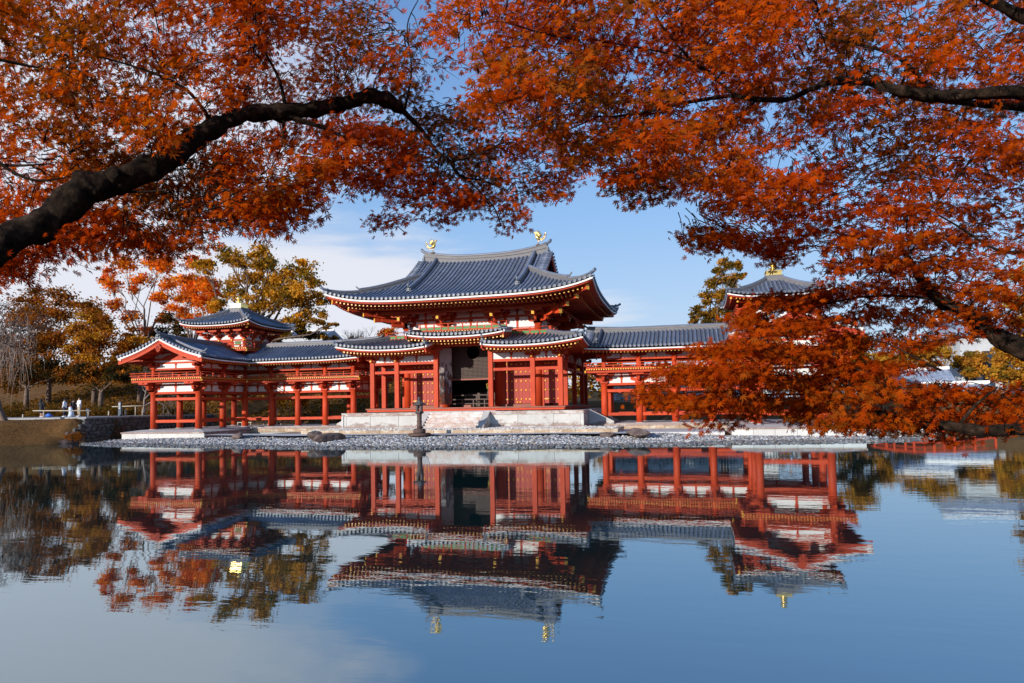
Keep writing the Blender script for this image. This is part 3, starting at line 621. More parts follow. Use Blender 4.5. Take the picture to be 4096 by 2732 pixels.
def bay(a, b, tall=False):
    d = Vector((b[0]-a[0], b[1]-a[1], 0)); Ln = d.length; d.normalize(); a2 = Vector((*a, 0))+d*.12; b2 = Vector((*b, 0))-d*.12
    q = lambda p, z: (p.x, p.y, z)
    beam(hall, q(a2, 4.76), q(b2, 4.76), .15, .20); beam(hall, q(a2, 5.40), q(b2, 5.40), .17, .19)
    MB().bar(q(a2, 5.71), q(b2, 5.71), .06, .44).build('plaster_panel', 'plaster', hall)
    c = (a2+b2)/2; mb = MB()
    strut(mb, (c.x, c.y, 5.49), .44, .16, d); mb.build('strut', 'red', hall)
for i in (0, 1, 3, 4): bay((PX[i], 0), (PX[i+1], 0)); bay((PX[i], 11.82), (PX[i+1], 11.82))
for sx in (-1, 1):
    for i in range(4): bay((sx*7.12, PYs[i]), (sx*7.12, PYs[i+1]))
for a, b in (((-7.5, 0), (-1.95, 0)), ((1.95, 0), (7.5, 0)), ((-7.12, -.35), (-7.12, 12.2)), ((7.12, -.35), (7.12, 12.2)), ((-7.5, 11.82), (7.5, 11.82))): beam(hall, (*a, 6.05), (*b, 6.05), .16, .17, name='purlin')
beam(hall, (-3.4, 0, 6.62), (3.4, 0, 6.62), .18, .22, name='purlin')
for sx in (-1, 1): mb = MB(); arm(mb, (sx*2.07, 0, 6.30), X, 1.0, .2, .13); mb.build('bracket_set', 'red', hall)
for y in (1.97, 5.91, 9.85):
    for sx in (-1, 1): beam(hall, (sx*5.15, y, 5.25), (sx*7.12, y, 5.25), .14, .2, name='tie_beam')
for x in (-5.15, 5.15): beam(hall, (x, 0, 5.25), (x, 1.97, 5.25), .14, .2, name='tie_beam'); 
# ---- sill and floor
MB().box(-7.42, 7.42, -.42, -.22, 1.86, 2.00).box(7.22, 7.42, -.22, 12.2, 1.86, 2.0).box(-7.42, -7.22, -.22, 12.2, 1.86, 2.0).build('ground_sill', 'red', hall)
MB().box(-7.5, 7.5, -.5, 12.3, 2.005, 2.10).build('timber_floor', 'woodred', hall)
MB().box(-7.3, 7.3, -.28, 12.1, 1.80, 1.92).build('floor_joists', 'dark', hall)
# ---- doors of the core
stud = MB().lathe((0, 0, 0), [(.078, 0), (.078, .02), (.055, .05), (.02, .07)], 6).mesh('stud', 'gold')
strapm = MB().prism([(0, -.045), (.26, -.04), (.33, 0), (.26, .04), (0, .045)], (0, 0, 0), X, Z, Y*.02).mesh('hinge_strap', 'gold')
ZR = (2.62, 3.28, 3.95, 4.63, 5.22)
def leaf(x0, x1, y, xs, hinge):
    mb = MB(); n = 4
    for i in range(n): mb.box(x0+(x1-x0)*i/n+.004, x0+(x1-x0)*(i+1)/n-.004, y-.03, y+.03, 2.30, 5.48)
    mb.box(x0, x1, y, y+.035, 2.30, 5.48)
    o = mb.build('door', 'doorred', hall)
    for k, z in enumerate(ZR):
        for x in xs:
            if k == 0 and ((hinge < 0 and x == min(xs)) or (hinge > 0 and x == max(xs))):
                ob('hinge_strap', strapm, o, (x0+.01 if hinge < 0 else x1-.01, y-.045, z), (0, 0, 0 if hinge < 0 else pi)); continue
            ob('stud', stud, o, (x, y-.03, z), (pi/2, 0, 0))
    ob('stud', stud, o, ((x1-.1 if hinge < 0 else x0+.1), y-.03, 2.40), (pi/2, 0, 0))
for sx in (-1, 1):
    m_ = lambda v: [sx*a for a in v]
    l1 = sorted(m_((2.58, 3.63))); l2 = sorted(m_((3.64, 4.70)))
    leaf(*l1, 1.95, sorted(m_((2.77, 3.11, 3.47))), -1 if sx > 0 else 1); leaf(*l2, 1.95, sorted(m_((3.84, 4.2, 4.55))), 1 if sx > 0 else -1)
    for x in (2.46, 4.82): MB().box(sx*x-.12, sx*x+.12, 1.86, 2.05, 2.1, 5.62).build('door_jamb', 'red', hall)
    MB().box(min(m_((2.3, 5.0))), max(m_((2.3, 5.0))), 1.88, 2.06, 5.48, 5.66).build('lintel', 'red', hall)
    MB().box(min(m_((2.3, 5.0))), max(m_((2.3, 5.0))), 1.80, 2.08, 2.1, 2.27).build('threshold', 'woodred', hall)
leaf(5.54, 7.0, 1.95, (5.64, 5.90, 6.23, 6.57), -1)
MB().box(5.4, 5.54, 1.86, 2.02, 2.1, 5.62).build('door_jamb', 'red', hall); MB().box(5.4, 7.1, 1.88, 2.04, 5.48, 5.66).build('lintel', 'red', hall)
for sx in (-1, 1):
    for i in range(2): MB().box(sx*5.15-.05, sx*5.15+.05, CYs[i]+.2, CYs[i+1]-.2, 2.1, 5.7).build('side_wall', 'red', hall)
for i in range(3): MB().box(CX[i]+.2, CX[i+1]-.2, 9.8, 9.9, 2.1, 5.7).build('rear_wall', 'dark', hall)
# ---- central opening
MB().box(-1.8, 1.8, 1.9, 2.06, 7.2, 7.3).build('lintel', 'wood', hall)
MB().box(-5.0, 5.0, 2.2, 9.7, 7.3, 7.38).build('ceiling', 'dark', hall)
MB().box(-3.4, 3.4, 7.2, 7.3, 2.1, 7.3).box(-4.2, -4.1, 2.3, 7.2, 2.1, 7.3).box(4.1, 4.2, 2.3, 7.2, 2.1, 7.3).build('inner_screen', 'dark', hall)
mb = MB(); cx0, cz0, cr0 = .12, 6.2, .52
for x in frange(-1.8, 1.8, 36):
    dz = math.sqrt(max(0, cr0**2-(x-cx0)**2))
    if dz: mb.box(x-.018, x+.018, 1.98, 2.01, 4.25, cz0-dz)
    else: mb.box(x-.018, x+.018, 1.98, 2.01, 4.25, 7.2)
    if dz: mb.box(x-.018, x+.018, 1.98, 2.01, cz0+dz, 7.2)
for z in frange(4.3, 7.1, 27):
    dx = math.sqrt(max(0, cr0**2-(z-cz0)**2))
    if dx: mb.box(-1.8, cx0-dx, 1.975, 2.0, z-.018, z+.018).box(cx0+dx, 1.8, 1.975, 2.0, z-.018, z+.018)
    else: mb.box(-1.8, 1.8, 1.975, 2.0, z-.018, z+.018)
mb.tube([(cx0+cr0*cos(a), 1.99, cz0+cr0*sin(a)) for a in frange(0, 2*pi, 32)], .025, 6, caps=False)
mb.build('lattice_screen', 'wood', hall, kind='stuff')
MB().box(-1.85, 1.85, 1.93, 2.06, 4.13, 4.24).box(-1.9, -1.82, 1.93, 2.06, 2.1, 7.2).box(1.82, 1.9, 1.93, 2.06, 2.1, 7.2).build('screen_frame', 'woodred', hall)
for y, h, c in ((2.3, .62, 'wood'), (3.1, .95, 'wood')):
    mb = MB(); mb.box(-1.8, 1.8, y-.05, y+.05, 2.1+h-.08, 2.1+h)
    for x in frange(-1.75, 1.75, 4): mb.box(x-.045, x+.045, y-.04, y+.04, 2.1, 2.1+h-.08)
    mb.box(-1.8, 1.8, y-.03, y+.03, 2.1+h*.35, 2.1+h*.35+.07); mb.build('inner_railing', c, hall)
MB().box(-.3, .25, .9, 1.3, 2.10, 2.26).build('offertory_step', 'woodred', hall)
MB().box(-1.2, 1.4, 4.6, 5.6, 2.1, 3.2).build('altar', 'wood', hall)
mb = MB()
a_, b_ = Vector((-2.12, .78, 0)), Vector((-1.36, 1.32, 0)); mb.bar((a_.x, a_.y, 4.42), (b_.x, b_.y, 4.42), .07, 4.2)
od = mb.build('open_door_leaf', 'olddoor', hall); od['label'] = 'weathered door leaf with peeling white paint'
MB().bar((1.93, .45, 4.2), (1.75, 1.75, 4.2), .06, 3.9).build('open_door_leaf', 'red', hall)
for z in (2.62, 3.28, 3.95, 4.63): ob('stud', stud, hall, (-1.88, .2, z), (pi/2, 0, 0)) if z < 2.7 else None
# vase with flowers just inside
vase = empty('flower_vase', 'small dark vase of yellow flowers inside the open central doorway', 'vase', (1.05, 2.7, 2.1))
MB().lathe((0, 0, 0), [(.10, 0), (.10, .75), (.16, .8), (.06, .9), (.10, 1.05), (.05, 1.2), (.07, 1.25)], 12).build('vase_body', 'wood', vase)
mb = MB()
for i in range(26):
    a = random.uniform(0, 2*pi); r = random.uniform(.02, .16); z = random.uniform(1.35, 1.75); mb.tube([(0, 0, 1.2), (r*cos(a), r*sin(a), z)], .006, 4); mb.lathe((r*cos(a), r*sin(a), z), [(.005, -.02), (.03, 0), (.01, .03)], 6, 1)
mb.build('flowers', ['green', 'gold'], vase)

# ------------------------------------------------------------------ gilded phoenixes on the ridge
def phoenix(x, face, label):
    r = empty('phoenix_statue', label, 'statue', (x, CY, top(x)+.1), 'gilded phoenixes on the ridge ends')
    f = face
    MB().lathe((0, 0, -.05), [(.22, 0), (.2, .08), (.1, .13)], 12).build('pedestal', 'barkb', r)
    mb = MB()
    for dx in (-.035, .045): mb.tube([(dx, 0, .05), (dx, 0, .30), (dx-.02*f, 0, .42)], [.022, .018, .035], 6)
    mb.build('legs', 'goldm', r)
    mb = MB(); mb.tube([(-.18*f, 0, .46), (-.08*f, 0, .47), (.05*f, 0, .56), (.14*f, 0, .70), (.15*f, 0, .86), (.20*f, 0, .97), (.27*f, 0, .99), (.36*f, 0, .93)], [.04, .11, .14, .10, .06, .055, .05, .012], 10)
    for k in range(4): mb.tube([(.2*f, 0, 1.0), ((.16-.05*k)*f, 0, 1.10-.02*k)], [.02, .008], 5)
    mb.tube([(.28*f, 0, .95), (.31*f, 0, .86)], [.02, .008], 5); mb.build('body', 'goldm', r)
    for sy in (-1, 1):
        mb = MB()
        for k in range(6):
            a = radians(96+k*11); b = Vector((.02*f, sy*.10, .58)); L_ = .55-.035*k
            e = b+Vector((cos(a)*L_*f, sy*.14, sin(a)*L_)); m_2 = (b+e)/2+Vector((.05*f, sy*.08, 0))
            mb.tube([b, m_2, e], [.05, .045, .012], 6)
        mb.build('wing', 'goldm', r)
    mb = MB(); spine = [(-.12*f, 0, .44), (-.26*f, 0, .44), (-.38*f, 0, .52), (-.46*f, 0, .66), (-.50*f, 0, .80)]
    mb.tube(spine, [.05, .04, .035, .03, .02], 6)
    for k in range(11):
        u = k/10*3.999; i = int(u); w = u-i; p = Vector(spine[i]).lerp(Vector(spine[i+1]), w); a = radians(250-k*13)
        e = p+Vector((cos(a)*.30*f if f > 0 else -cos(a)*.30, .02*(k % 3-1), sin(a)*.26)); mb.tube([p, (p+e)/2+Z*.01, e], [.022, .018, .006], 5)
    mb.build('tail', 'goldm', r); r.scale = (1.05, 1.05, 1.05)
phoenix(-4.45, 1, 'gilded phoenix on the left end of the ridge, facing right')
phoenix(4.45, -1, 'gilded phoenix on the right end of the ridge, facing left')
# ------------------------------------------------------------------ one L-shaped corridor wing with its corner tower (built on the left, copied mirrored to the right)
wing = empty('corridor_wing', 'left two-storey vermilion corridor wing with small square tower, gable facing the pond', 'temple wing', (0, 0, 0), 'mirrored corridor wings of the temple')
wing.location = (0, 0, 0)
XI, XO, YF, YB = -19.72, -23.72, 2.2, 6.2; XC, YC = -21.72, 4.2
HW = 3.55                                   # half width of the gabled roofs
XT = [XI+2.46*i for i in range(1, 5)]
YFW = [YF-2.75, YF-5.5]                     # forward arm: two bays, front at -3.3
XE, YE = -8.55, -5.05                       # roof ends
wcol = MB().lathe((0, 0, 0), [(.245, .80), (.24, 2.2), (.225, 3.58)], 18).mesh('column', 'red')
ucol = MB().lathe((0, 0, 0), [(.17, 4.60), (.165, 5.42)], 12).mesh('upper_column', 'red')
def lowb():
    mb = MB(); block(mb, (0, 0, 3.56), .27, .22); arm(mb, (0, 0, 3.78), X, 1.2, .22, .14); arm(mb, (0, 0, 4.16), X, 1.5, .2, .14)
    for x in (-.48, 0, .48): block(mb, (x, 0, 4.00), .12, .16)
    for L_, z in ((.65, 3.78), (1.15, 4.12)): mb.prism([(.35, .22), (.35, 0), (-L_*.7, 0), (-L_*.92, .07), (-L_, .22)], (0, 0, z), Y, Z, X*.15)
    block(mb, (0, -.55, 4.0), .12, .12); arm(mb, (0, -1.02, 4.20), X, .8, .14, .13)
    return mb.mesh('bracket_set', 'red')
def upb():
    mb = MB(); block(mb, (0, 0, 5.38), .20, .16); arm(mb, (0, 0, 5.54), X, 1.15, .18, .13)
    for x in (-.45, 0, .45): block(mb, (x, 0, 5.70), .10, .09)
    mb.prism([(.3, .16), (.3, 0), (-.3, 0), (-.4, .07), (-.45, .16)], (0, 0, 5.56), Y, Z, X*.13)
    return mb.mesh('bracket_set', 'red')
lb, ub = lowb(), upb()
cols = [(XI, YF, 'n')] + [(x, YF, 'f') for x in XT] + [(XI, y, 'r') for y in YFW] + [(XO, YF, 'l')] + [(XO, y, 'l') for y in YFW] + [(XO, YB, 'b'), (XI, YB, 'b')] + [(x, YB, 'b') for x in XT]
RZ = {'f': 0, 'n': pi/4, 'r': pi/2, 'l': -pi/2, 'b': pi}
for x, y, k in cols:
    ob('column', wcol, wing, (x, y, 0)); ob('upper_column', ucol, wing, (x, y, 0))
    ob('bracket_set', lb, wing, (x, y, .002 if k in 'rl' else 0), (0, 0, RZ[k])); ob('bracket_set', ub, wing, (x, y, .002 if k in 'rl' else 0), (0, 0, RZ[k]))
for x, sxx in ((XI, 1), (XO, -1)):                        # front corner columns get a front set too
    ob('bracket_set', lb, wing, (x, YFW[1], -.004), (0, 0, 0)); ob('bracket_set', ub, wing, (x, YFW[1], -.004), (0, 0, 0))
def wbay(a, b, strutn=1, low=True, upperwall=True):
    a = Vector((*a, 0)); b = Vector((*b, 0)); d = (b-a).normalized(); a2 = a+d*.18; b2 = b-d*.18; q = lambda p, z: (p.x, p.y, z)
    if low: beam(wing, q(a+d*-.12, 1.43), q(b+d*.12, 1.43), .15, .21)
    beam(wing, q(a-d*.02, 3.10), q(b+d*.02, 3.10), .155, .20); beam(wing, q(a2, 3.565), q(b2, 3.565), .18, .17)
    MB().bar(q(a2, 3.88), q(b2, 3.88), .06, .46).build('plaster_panel', 'plaster', wing); beam(wing, q(a2, 4.155), q(b2, 4.155), .14, .10)
    MB().bar(q(a2, 4.29), q(b2, 4.29), .05, .17).build('plaster_panel', 'plaster', wing); beam(wing, q(a, 4.44), q(b, 4.44), .16, .13)
    n = strutn
    for i in range(n):
        c = a2.lerp(b2, (i+1)/(n+1)); mb = MB(); strut(mb, (c.x, c.y, 3.65), .46, .17, d); strut(mb, (c.x, c.y, 4.205), .17, .13, d); mb.build('strut', 'red', wing)
    beam(wing, q(a2, 5.36), q(b2, 5.36), .15, .14); MB().bar(q(a2, 5.59), q(b2, 5.59), .05, .34).build('plaster_panel', 'plaster', wing)
    beam(wing, q(a-d*.1, 5.84), q(b+d*.1, 5.84), .16, .13, name='purlin'); beam(wing, q(a, 4.68), q(b, 4.68), .12, .12)
    c = (a2+b2)/2; mb = MB(); strut(mb, (c.x, c.y, 5.43), .34, .13, d); mb.build('strut', 'red', wing)
xs_ = [XI]+XT; ys_ = [YF]+YFW
for i in range(4): wbay((xs_[i], YF), (xs_[i+1], YF)); wbay((xs_[i], YB), (xs_[i+1], YB))
for i in range(2): wbay((XI, ys_[i+1]), (XI, ys_[i])); wbay((XO, ys_[i+1]), (XO, ys_[i]))
wbay((XO, YFW[1]), (XI, YFW[1]), 1); wbay((XO, YF), (XO, YB), 1); wbay((XO, YB), (XI, YB), 1); wbay((XT[3], YF), (XT[3], YB), 2, low=False)
for y in (YF, YFW[0]): beam(wing, (XO, y, 3.565), (XI, y, 3.565), .16, .17, name='tie_beam')
for x in xs_[:-1]: beam(wing, (x, YF, 3.565), (x, YB, 3.565), .16, .17, name='tie_beam')
# balcony floors, edge, railings
xb0, xb1, yb0, yb1, yfb = XO-1.02, XI+1.02, YF-1.2, YB+1.2, YFW[1]-1.02
fl = MB(); fl.box(xb0+.1, XT[3]+1.0, yb0+.1, yb1-.1, 4.52, 4.575); fl.box(xb0+.1, xb1-.1, yfb+.1, yb0+.1, 4.52, 4.575); fl.build('balcony_floor', 'red', wing)
edges = [((xb1, yb0), (XT[3]+1.05, yb0), (0, -1)), ((xb1, yfb), (xb1, yb0), (1, 0)), ((xb0, yfb), (xb1, yfb), (0, -1)), ((xb0, yfb), (xb0, yb1), (-1, 0)), ((XT[3]+1.05, yb0), (XT[3]+1.05, yb1), (1, 0)), ((xb0, yb1), (XT[3]+1.05, yb1), (0, 1))]
for k, (a, b, o_) in enumerate(edges):
    out_ = Vector((*o_, 0)); off = out_*.06
    if k < 5: joist_ends(wing, Vector((*a, 0))+off, Vector((*b, 0))+off, 4.60, out_, .17)
    beam(wing, (*a, 4.42), (*b, 4.42), .15, .15, name='balcony_beam'); MB().bar((*a, 4.665), (*b, 4.665), .2, .035).build('balcony_floor', 'red', wing)
    railing(wing, (*a, 4.68), (*b, 4.68), .36, 1.22, 'railing', (.22 if k != 0 and k != 3 else 0, .22 if k not in (1,) else 0))
for x, y, d_ in ((xb1-.02, yb0, (1, -1)), (xb1, yfb, (1, -1)), (XT[3]+1.05, yb0, (1, -1))):
    d_ = Vector((*d_, 0)).normalized(); c = Vector((x, y, 4.44)); q = MB().bar(c+d_*.16, c-d_*.9, .14, .17, 0, 1); q.build('corner_beam', ['red', 'gold'], wing)
# ---- roofs
def prof(t): u = min(t, HW)/HW; return 6.10+1.38*(.60*u+.40*u*u)
def zT(s, t): x = XC+s; return prof(t)+.14*max(0, (x-(XE-4))/4)**2*(1-.4*t/HW) if x > XE-4 else prof(t)      # transverse slopes, s = x-XC
def zA(s, t): y = YC+s; return prof(t)+.13*max(0, (YE+3-y)/3)**2*(1-.3*t/HW) if y < YE+3 else prof(t)
TF = mk((XC, YC-HW, 0), X, Y, zT, 6.1); TB = mk((XC, YC+HW, 0), -X, -Y, lambda s, t: zT(-s, t), 6.1)
AR = mk((XC+HW, YC, 0), Y, -X, zA, 6.1); AL = mk((XC-HW, YC, 0), -Y, X, lambda s, t: zA(-s, t), 6.1)
LT = XE-XC; LA = YC-YE
base = MB(); bo = MB()
ssT = frange(0, LT, 44); sheet(base, TF, ssT, lambda s: max(0, HW-s), lambda s: HW, .22)
sheet(base, TB, frange(-LT, HW, 50), lambda s: 0, lambda s: HW if s <= 0 else max(0, HW-s), .22)
sheet(base, AR, frange(-LA, 0, 32), lambda s: max(0, s+HW), lambda s: HW, .22); sheet(base, AL, frange(-HW, LA, 40), lambda s: 0, lambda s: HW if s >= 0 else max(0, HW+s), .22)
sheet(bo, TF, frange(0, LT, 20), lambda s: max(0, HW-s), lambda s: HW, .7, -.28, 0); sheet(bo, TB, frange(-LT, HW, 20), lambda s: 0, lambda s: HW if s <= 0 else max(0, HW-s), .7, -.28, 0)
sheet(bo, AR, frange(-LA, 0, 14), lambda s: max(0, s+HW), lambda s: HW, .7, -.28, 0); sheet(bo, AL, frange(-HW, LA, 20), lambda s: 0, lambda s: HW if s >= 0 else max(0, HW+s), .7, -.28, 0)
for sd_, a, b in ((TF, HW, LT), (TB, -LT, HW), (AR, -LA, -HW), (AL, -HW, LA)):
    slab_edge(bo, sd_, a, b, -.215, -.125, -.02, .2, 1, 24); slab_edge(bo, sd_, a, b, -.31, -.21, .06, .22, 0, 24)
wroof = base.build('roof', 'tileflat', wing); bo.build('eave_boards', ['red', 'white'], wing)
n = 45
for i in range(n):
    s = LT*(i+.5)/n; roll(wroof, TF, s, max(-.06, HW-s+.05) if s < HW else -.06, HW-.02, .075, cap=s > HW-.1, n=5)
n = 33
for i in range(n):
    s = -LA*(i+.5)/n; roll(wroof, AR, s, (s+HW+.05) if s > -HW else -.06, HW-.02, .075, cap=s < -HW+.1, n=5)
    if i < 33: roll(wroof, AL, -s, -.06, HW-.02, .075, n=3)
mb = MB()
for s in frange(-LT, HW-.3, 50):
    te = HW if s <= 0 else HW-s
    pts = [TB.p(s, t, .03) for t in (-.06, te/2, te)]; mb.sweep(pts, [(cos(pi*j/4)*.075, sin(pi*j/4)*.075) for j in range(5)], TB.es, closed=False, caps=False)
mb.build('rear_tile_rolls', 'tile', wing, kind='stuff')
# ridges
ridge(wroof, [Vector((x, YC, 7.42+.16*max(0, (x-(XE-4))/4)**2)) for x in frange(XC+1.9, XE-.0, 14)], .28, .34, 'ridge', .09, (1,), .8)
ridge(wroof, [Vector((XC, y, 7.42+.16*max(0, (YE+3-y)/3)**2)) for y in frange(YC-1.9, YE+.0, 12)], .28, .34, 'ridge', .09, (1,), .9)
for sd_, q in ((AR, -1), (AL, 1)):
    ridge(wroof, [sd_.p(q*(LA-1.0), t, .05) for t in frange(.55, HW-.1, 7)], .20, .22, 'descending_ridge', .08, (0,), .75)
for sd_, q in ((TF, 1), (TB, -1)):
    ridge(wroof, [sd_.p(q*(LT-1.0), t, .05) for t in frange(.55, HW-.1, 7)], .20, .22, 'descending_ridge', .08, (0,), .75)
# verges of both gable ends
def gable(P, out_, q, detail):
    for sd_, s in P:
        for i in range(13):
            t = -.02+i*.285
            if t > HW-.1: break
            p = sd_.p(s, t, .07); m2 = MB().tube([p-out_*.4, p+out_*.10], .078, 8); m2.tube([p+out_*.09, p+out_*.14], .098, 10); m2.build('verge_roll', 'tile', wroof)
        pts = [sd_.p(s, t, 0)+out_*-.02 for t in frange(-.08, HW, 12)]
        mb = MB(); mb.sweep(pts, [(-.05, -.17), (.05, -.17), (.05, -.02), (-.05, -.02)], out_, 1); mb.sweep([p-out_*.07 for p in pts], [(-.05, -.52), (.05, -.52), (.05, -.17), (-.05, -.17)], out_, 0)
        mb.build('barge_board', ['red', 'white'], wing)
gable(((AR, -LA), (AL, LA)), Vector((0, -1, 0)), 0, True); gable(((TF, LT), (TB, -LT)), Vector((1, 0, 0)), 0, False)
# pediment over the forward arm
yp = YFW[1]
MB().prism([(-2.0, 5.9), (2.0, 5.9), (1.9, 6.45), (0, 7.15), (-1.9, 6.45)], (XC, yp+.02, 0), X, Z, Y*.06).build('pediment_panel', 'plaster', wing)
beam(wing, (XC-2.9, yp-.02, 6.12), (XC+2.9, yp-.02, 6.12), .17, .16); 
mb = MB(); mb.prism([(-1.15, 0), (1.15, 0), (1.0, .12), (.55, .22), (.35, .34), (.25, .42), (-.25, .42), (-.35, .34), (-.55, .22), (-1.0, .12)], (XC, yp-.05, 6.20), X, Z, Y*.12); mb.build('frog_leg_strut', 'red', wing)
beam(wing, (XC-1.4, yp-.03, 6.62), (XC+1.4, yp-.03, 6.62), .16, .12); mb = MB(); strut(mb, (XC, yp-.04, 6.66), .42, .2, X); mb.build('strut', 'red', wing)
for dx, z in ((0, 7.12), (-2.0, 6.28), (2.0, 6.28), (-1.2, 6.60), (1.2, 6.60)): beam(wing, (XC+dx, YE+.1, z), (XC+dx, yp+.5, z), .18, .18, name='purlin')
mb = MB(); zc = 6.88
for dx, dz, r in ((0, .10, .16), (-.14, -.02, .11), (.14, -.02, .11), (-.08, -.20, .09), (.08, -.20, .09), (0, -.08, .15), (0, -.30, .07)): mb.tube([(XC+dx, YE-.10, zc+dz), (XC+dx, YE+.02, zc+dz)], r, 12)
mb.build('gable_pendant', 'red', wing)
# rafters
rafters(wing, TF, frange(HW+.1, LT-.25, 38), .22, lambda s: 1.75, -.36, .10, .085, lift_t=4)
rafters(wing, AR, frange(-LA+.15, -HW-.1, 24), .22, lambda s: 1.75, -.36, .10, .085, lift_t=4)
rafters(wing, AL, frange(-HW+.4, LA-.15, 38), .22, lambda s: 1.75, -.36, .10, .085, lift_t=4)
q = MB().bar((XI+1.38, YF-1.38, 5.76), (XI-.2, YF+.2, 5.95), .14, .2, 0, 1); q.build('valley_rafter', ['red', 'gold'], wing)
q = MB().bar((XE-.1, YF-1.45, 5.86), (XE-.1, YB+1.45, 5.86), .05, .02); 
MB().bar((XE-.06, YF-1.38, 5.84), (XE-.06, YF-.9, 5.9), .08, .22, 0, 1).build('end_board', ['red', 'gold'], wing)
# ---- corner tower
th = 1.75
def cr4(fn):
    for k in range(4): fn(k, Matrix.Translation((XC, YC, 0)) @ Matrix.Rotation(k*pi/2, 4, 'Z'))
tc_ = MB().lathe((0, 0, 0), [(.13, 6.6), (.12, 8.12)], 10).mesh('tower_column', 'red')
bt = MB(); block(bt, (0, 0, 8.10), .15, .15); arm(bt, (0, 0, 8.25), X, .8, .16, .11)
for x in (-.3, .3): block(bt, (x, 0, 8.40), .09, .1)
for L_, z in ((.5, 8.25), (.95, 8.46)): bt.prism([(.2, .16), (.2, 0), (-L_*.7, 0), (-L_*.92, .06), (-L_, .16)], (0, 0, z), Y, Z, X*.12)
arm(bt, (0, -.45, 8.48), X, .72, .16, .11); arm(bt, (0, -.88, 8.66), X, .8, .15, .11)
btm = bt.mesh('bracket_set', 'red')
offs = (-th, -.62, .62, th)
for k in range(4):
    R_ = Matrix.Rotation(k*pi/2, 4, 'Z')
    def tp(x, y, z=0): v = R_ @ Vector((x, y, 0)); return Vector((XC+v.x, YC+v.y, z))
    for i, x in enumerate(offs[:3]): ob('tower_column', tc_, wing, tp(x, -th))
    for x in offs: ob('bracket_set', btm, wing, tp(x, -th, .001*k), (0, 0, k*pi/2))
    a, b = tp(-th, -th), tp(th, -th); f = lambda p, z: (p.x, p.y, z)
    for z, h in ((7.32, .12), (8.02, .14), (8.90, .12)): beam(wing, f(a, z), f(b, z), .13 if k % 2 else .132, h)
    MB().bar(f(a, 8.35), f(b, 8.35), .06, .52).build('plaster_panel', 'plaster', wing)
    for i, (x0, x1) in enumerate(((-th, -.62), (-.62, .62), (.62, th))):
        p, q_ = tp(x0+.12, -th), tp(x1-.12, -th)
        if i == 1: MB().bar(f(p, 7.66), f(q_, 7.66), .07, .58).build('tower_door', 'red', wing); MB().bar(f((p+q_)/2-(q_-p)*.015, 7.66), f((p+q_)/2+(q_-p)*.015, 7.66), .10, .58).build('door_post', 'red', wing)
        else:
            o = MB().bar(f(p, 7.68), f(q_, 7.68), .05, .54).build('window_frame', 'white', wing); m_ = (q_-p)
            MB().bar(f(p+m_*.18, 7.74), f(q_-m_*.18, 7.74), .075, .36).build('window_slats', 'green', o)
    for x in offs: ob('gold_boss', plm, wing, tp(x, -th-.09, 8.02), (pi/2, 0, k*pi/2))
    # balcony of the tower
    bb_ = 2.33; a, b = tp(-bb_, -bb_), tp(bb_, -bb_); out_ = (R_ @ Vector((0, -1, 0)))
    beam(wing, f(a, 7.12), f(b, 7.12), .13 if k % 2 else .132, .14, name='balcony_beam'); joist_ends(wing, Vector((*a.xy, 0))+out_*.06, Vector((*b.xy, 0))+out_*.06, 7.27, out_, .19)
    MB().bar(f(a, 7.335), f(b, 7.335), .2, .03).build('balcony_floor', 'red', wing); railing(wing, f(a, 7.35), f(b, 7.35), .44, 1.15, 'railing', (.2, .2))
    for x in (-1.2, 0, 1.2):
        mb = MB(); p0 = tp(x, -th+.1, 6.95); p1 = tp(x, -bb_-.05, 6.98); mb.bar(p0, p1, .12, .18); mb.bar(tp(x, -th+.1, 6.75), tp(x, -th-.35, 6.77), .12, .18); mb.build('balcony_bracket', 'red', wing)
    d_ = (R_ @ Vector((1, -1, 0))).normalized(); c = tp(bb_, -bb_, 7.10); MB().bar(c+d_*.15, c-d_*1.2, .14, .2, 0, 1).build('corner_beam', ['red', 'gold'], wing)
MB().box(XC-2.28, XC+2.28, YC-2.28, YC+2.28, 7.20, 7.24).build('balcony_floor', 'red', wing); MB().box(XC-th+.1, XC+th-.1, YC-th+.1, YC+th-.1, 6.3, 9.0).build('tower_core', 'red', wing)
TH = 3.3
def zt(s, t): u = t/TH; c = TH-abs(s); return 9.28+1.66*(.52*u+.48*u*u)+.30*max(0, 1-c/3.3)**3*max(0, 1-t/2.6)
tb_ = MB(); te_ = MB(); sides4 = []
for O, es, et in (((XC, YC-TH, 0), X, Y), ((XC+TH, YC, 0), Y, -X), ((XC, YC+TH, 0), -X, -Y), ((XC-TH, YC, 0), -Y, X)):
    s4 = mk(O, es, et, zt, 9.28); sides4.append(s4); sheet(tb_, s4, frange(-TH, TH, 24), lambda s: 0, lambda s: min(TH-.4, TH-abs(s)), .2)
    sheet(te_, s4, frange(-TH, TH, 12), lambda s: 0, lambda s: min(1.7, TH-abs(s)), .7, -.24, 0); slab_edge(te_, s4, -TH, TH, -.20, -.12, -.02, .18, 1, 20); slab_edge(te_, s4, -TH+.04, TH-.04, -.29, -.195, .06, .2, 0, 20)
troof = tb_.build('tower_roof', 'tileflat', wing); te_.build('eave_boards', ['red', 'white'], wing)
